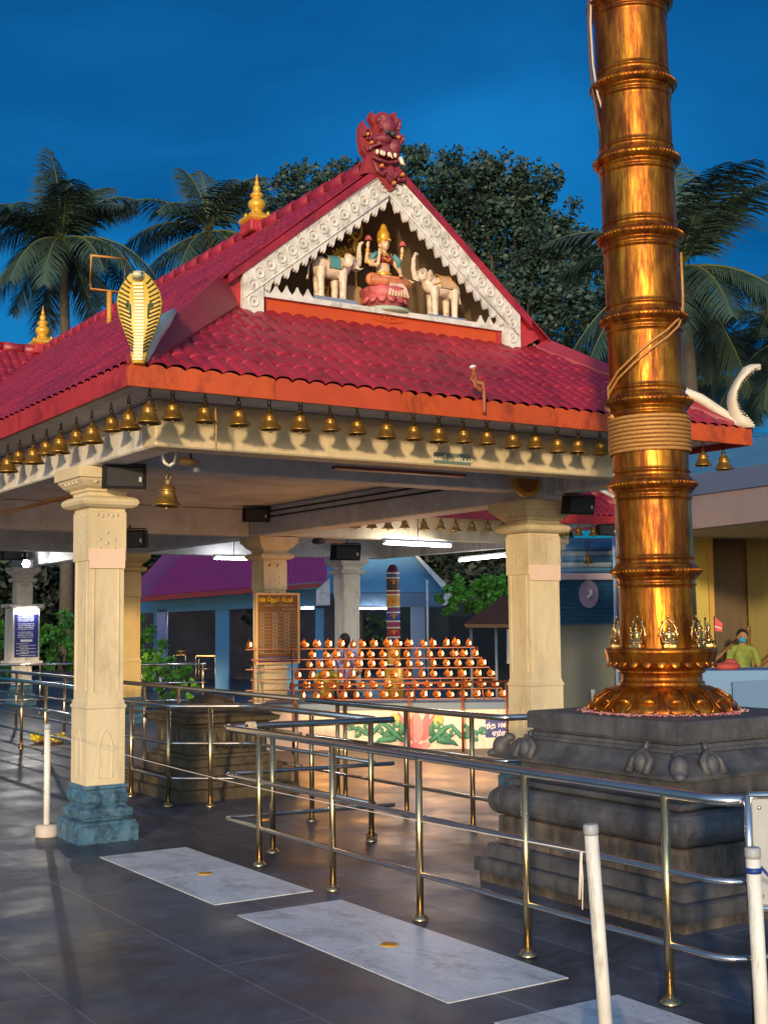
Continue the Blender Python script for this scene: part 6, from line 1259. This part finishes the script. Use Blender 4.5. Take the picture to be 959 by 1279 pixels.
def leafy(base, blobs, m_, label, seed, leaf=.16, dens=1, name='broadleaf_tree', cat='tree', group='trees behind the hall', trunk=.35, limbs=True):
    random.seed(seed); base = V(base); t = thing(name, base, label, cat, group); ctr = sum((V(b_[0]) for b_ in blobs), V((0, 0, 0)))/len(blobs); mb = MB(); fork_ = base.lerp(V((ctr.x, ctr.y, ctr.z)), .45)
    mb.tube([base, base.lerp(fork_, .5)+V((.1, 0, 0)), fork_], [trunk, trunk*.8, trunk*.65], 9); tr = mb.build('trunk', bark, t)
    if limbs:
        mb = MB()
        for c, r in blobs: mb.tube([fork_, fork_.lerp(V(c), .5)+V((0, 0, .2)), V(c)], [trunk*.5, trunk*.3, trunk*.1], 6)
        mb.build('limb', bark, tr)
    mb = MB()
    for c, r in blobs:
        c = V(c); ncl = int(26*dens*(r/1.5)**2)+4
        for i in range(ncl):
            u = V((random.gauss(0, 1), random.gauss(0, 1), random.gauss(0, 1))).normalized(); rad_ = r*random.uniform(.55, 1.04); cc = c+V((u.x, u.y, u.z*.85))*rad_; cr_ = r*random.uniform(.16, .30)
            for k in range(int(55)):
                v = V((random.gauss(0, 1), random.gauss(0, 1), random.gauss(0, 1))).normalized()*cr_*random.random()**.5; p = cc+v
                a = V((random.gauss(0, 1), random.gauss(0, 1), random.gauss(0, .6))).normalized(); b2 = a.cross(V((random.gauss(0, 1), random.gauss(0, 1), random.gauss(0, 1)))).normalized(); L = leaf*random.uniform(.45, 1.5)
                mb.add([p-a*L*.5, p+b2*L*.28, p+a*L*.5, p-b2*L*.28], [[0, 1, 2, 3]])
    mb.build('crown', m_, t); return t
DT = 38
bl = [((x, y, d), r) for x, y, d, r in []]
def blob(px, py, d, r): return (ad(px, py, DT+d), r)
b_ = [blob(365, 250, 0, 1.1), blob(400, 245, 1, 1.1), blob(350, 285, 0, 1.2), blob(430, 225, 0, .9), blob(500, 215, 1, 1.1), blob(525, 230, 0, 1.3), blob(520, 290, 1, 1.8)]
leafy(gz(ad(440, 800, DT)), b_, leaf_d, 'dark broadleaf tree behind the ridge, left of and under the guardian mask', 5, leaf=.15, dens=2.0)
b_ = [blob(575, 250, 0, 1.5), blob(600, 240, 0, 1.3), blob(640, 245, 0, 1.3), blob(665, 250, 0, 1.2), blob(610, 300, 1, 2.0), blob(670, 300, 0, 1.6), blob(705, 305, 0, 1.0), blob(640, 350, 1, 2.0), blob(700, 355, 0, 1.7), blob(730, 350, 0, 1.0), blob(680, 400, 0, 2.0), blob(720, 430, 0, 1.5), blob(570, 310, 2, 1.6), blob(740, 400, 0, .9)]
leafy(gz(ad(650, 800, DT)), b_, leaf_d, 'large dark broadleaf tree right of the gable, in front of the sky', 6, leaf=.15, dens=2.0)
# far foliage mass seen under the hall on the left
random.seed(9); b_ = [(ad(x, y, 48+random.uniform(-2, 2)), random.uniform(1.8, 2.6)) for x in range(-40, 260, 42) for y in (735, 790)]
leafy(gz(ad(60, 830, 49)), b_, mat('night_leaf', (.012, .022, .012), .6, var=.5, vscale=1), 'dark tree mass seen under the hall beyond the far left pillar', 12, leaf=.3, dens=1.2)
random.seed(10); b_ = [(ad(x, y, 50+random.uniform(-2, 2)), random.uniform(2.0, 2.8)) for x in range(540, 700, 42) for y in (705, 770)]
leafy(gz(ad(620, 830, 51)), b_, MATS['night_leaf'], 'dark tree mass behind the stall and the green creeper', 13, leaf=.3, dens=1.2)
def bush(blobs, label, seed, base, leaf=.1, m_=leaf_g, dens=3): return leafy(base, blobs, m_, label, seed, leaf=leaf, dens=dens, name='bush', cat='bush', group='green bushes', trunk=.05, limbs=True)
B = lambda px, py, D, r: (ad(px, py, D), r)
bush([B(90, 795, 31, .7), B(70, 815, 31, .6), B(60, 800, 31.5, .5), B(110, 820, 31, .6)], 'bright green bush between the far left pillar and the front pillar', 1, gz(ad(80, 850, 31)))
bush([B(165, 790, 30, .5), B(175, 820, 29, .7), B(160, 830, 29, .6)], 'tall feathery green bush right of the front pillar', 2, gz(ad(165, 860, 29.5)))
bush([B(190, 838, 25, .38), B(215, 835, 25, .38), B(175, 845, 24.5, .35), B(235, 855, 24, .28), B(205, 855, 24, .4)], 'low leafy shrub in front of the blue pavilion pillar', 3, gz(ad(200, 872, 24.5)), leaf=.08)
bush([B(x, 742+random.uniform(-6, 8), 30, random.uniform(.35, .55)) for x in range(568, 650, 12)], 'bright green creeper hanging above the brown awning', 4, gz(ad(620, 870, 30.5)), leaf=.12)
bush([B(8, 800, 33, .7), B(-10, 830, 33, .7)], 'green bush at the left edge behind the notice pillar', 7, gz(ad(5, 850, 33)))
bush([B(345, 790, 34, .5), B(318, 770, 36, .4), B(470, 790, 38, .7), B(440, 800, 38, .5)], 'dim plants inside the buildings behind the lamps', 8, gz(ad(400, 850, 37)), m_=mat('dim_leaf', (.03, .06, .015), .6, var=.5), dens=1.5)
L = bpy.data.lights.new('garden_glow', 'POINT'); 
bpy.data.lights.remove(L)
# wires in the sky at right
m = MB(); m.tube([ad(900, 548, 30), ad(1000, 541, 30)], .012, 4); m.tube([ad(900, 541, 30), ad(1000, 541, 30)], .010, 4)
tag(m.build('power_line', iron, origin=ad(950, 545, 30)), 'pair of thin wires above the blue roof at the right', 'wire')
# yellow flower heaps on the floor far left
for px, py, lb in ((73, 884, 'yellow flower garland heap by the far pillar, the larger one'), (51, 883, 'yellow flower heap by the far pillar, the smaller one')):
    p = az(px, py, .25) if 0 else gz(ad(px, py, 17.8)); p.z = 0; m = MB(); random.seed(px)
    for i in range(50): m.ell(p+V((random.gauss(0, .06), random.gauss(0, .04), .05+abs(random.gauss(0, .03)))), (.03, .03, .025), n=6, m=4)
    m.lathe([(.0, .0), (.07, .0), (.11, .045), (.10, .05), (.065, .015)], p, 14, 1)
    tag(m.build('flower_heap', [mat('marigold', (.65, .50, .02), .7), brass_d], origin=p), lb, 'flowers')
for o in list(bpy.data.objects):
    if '_o' in o: del o['_o']
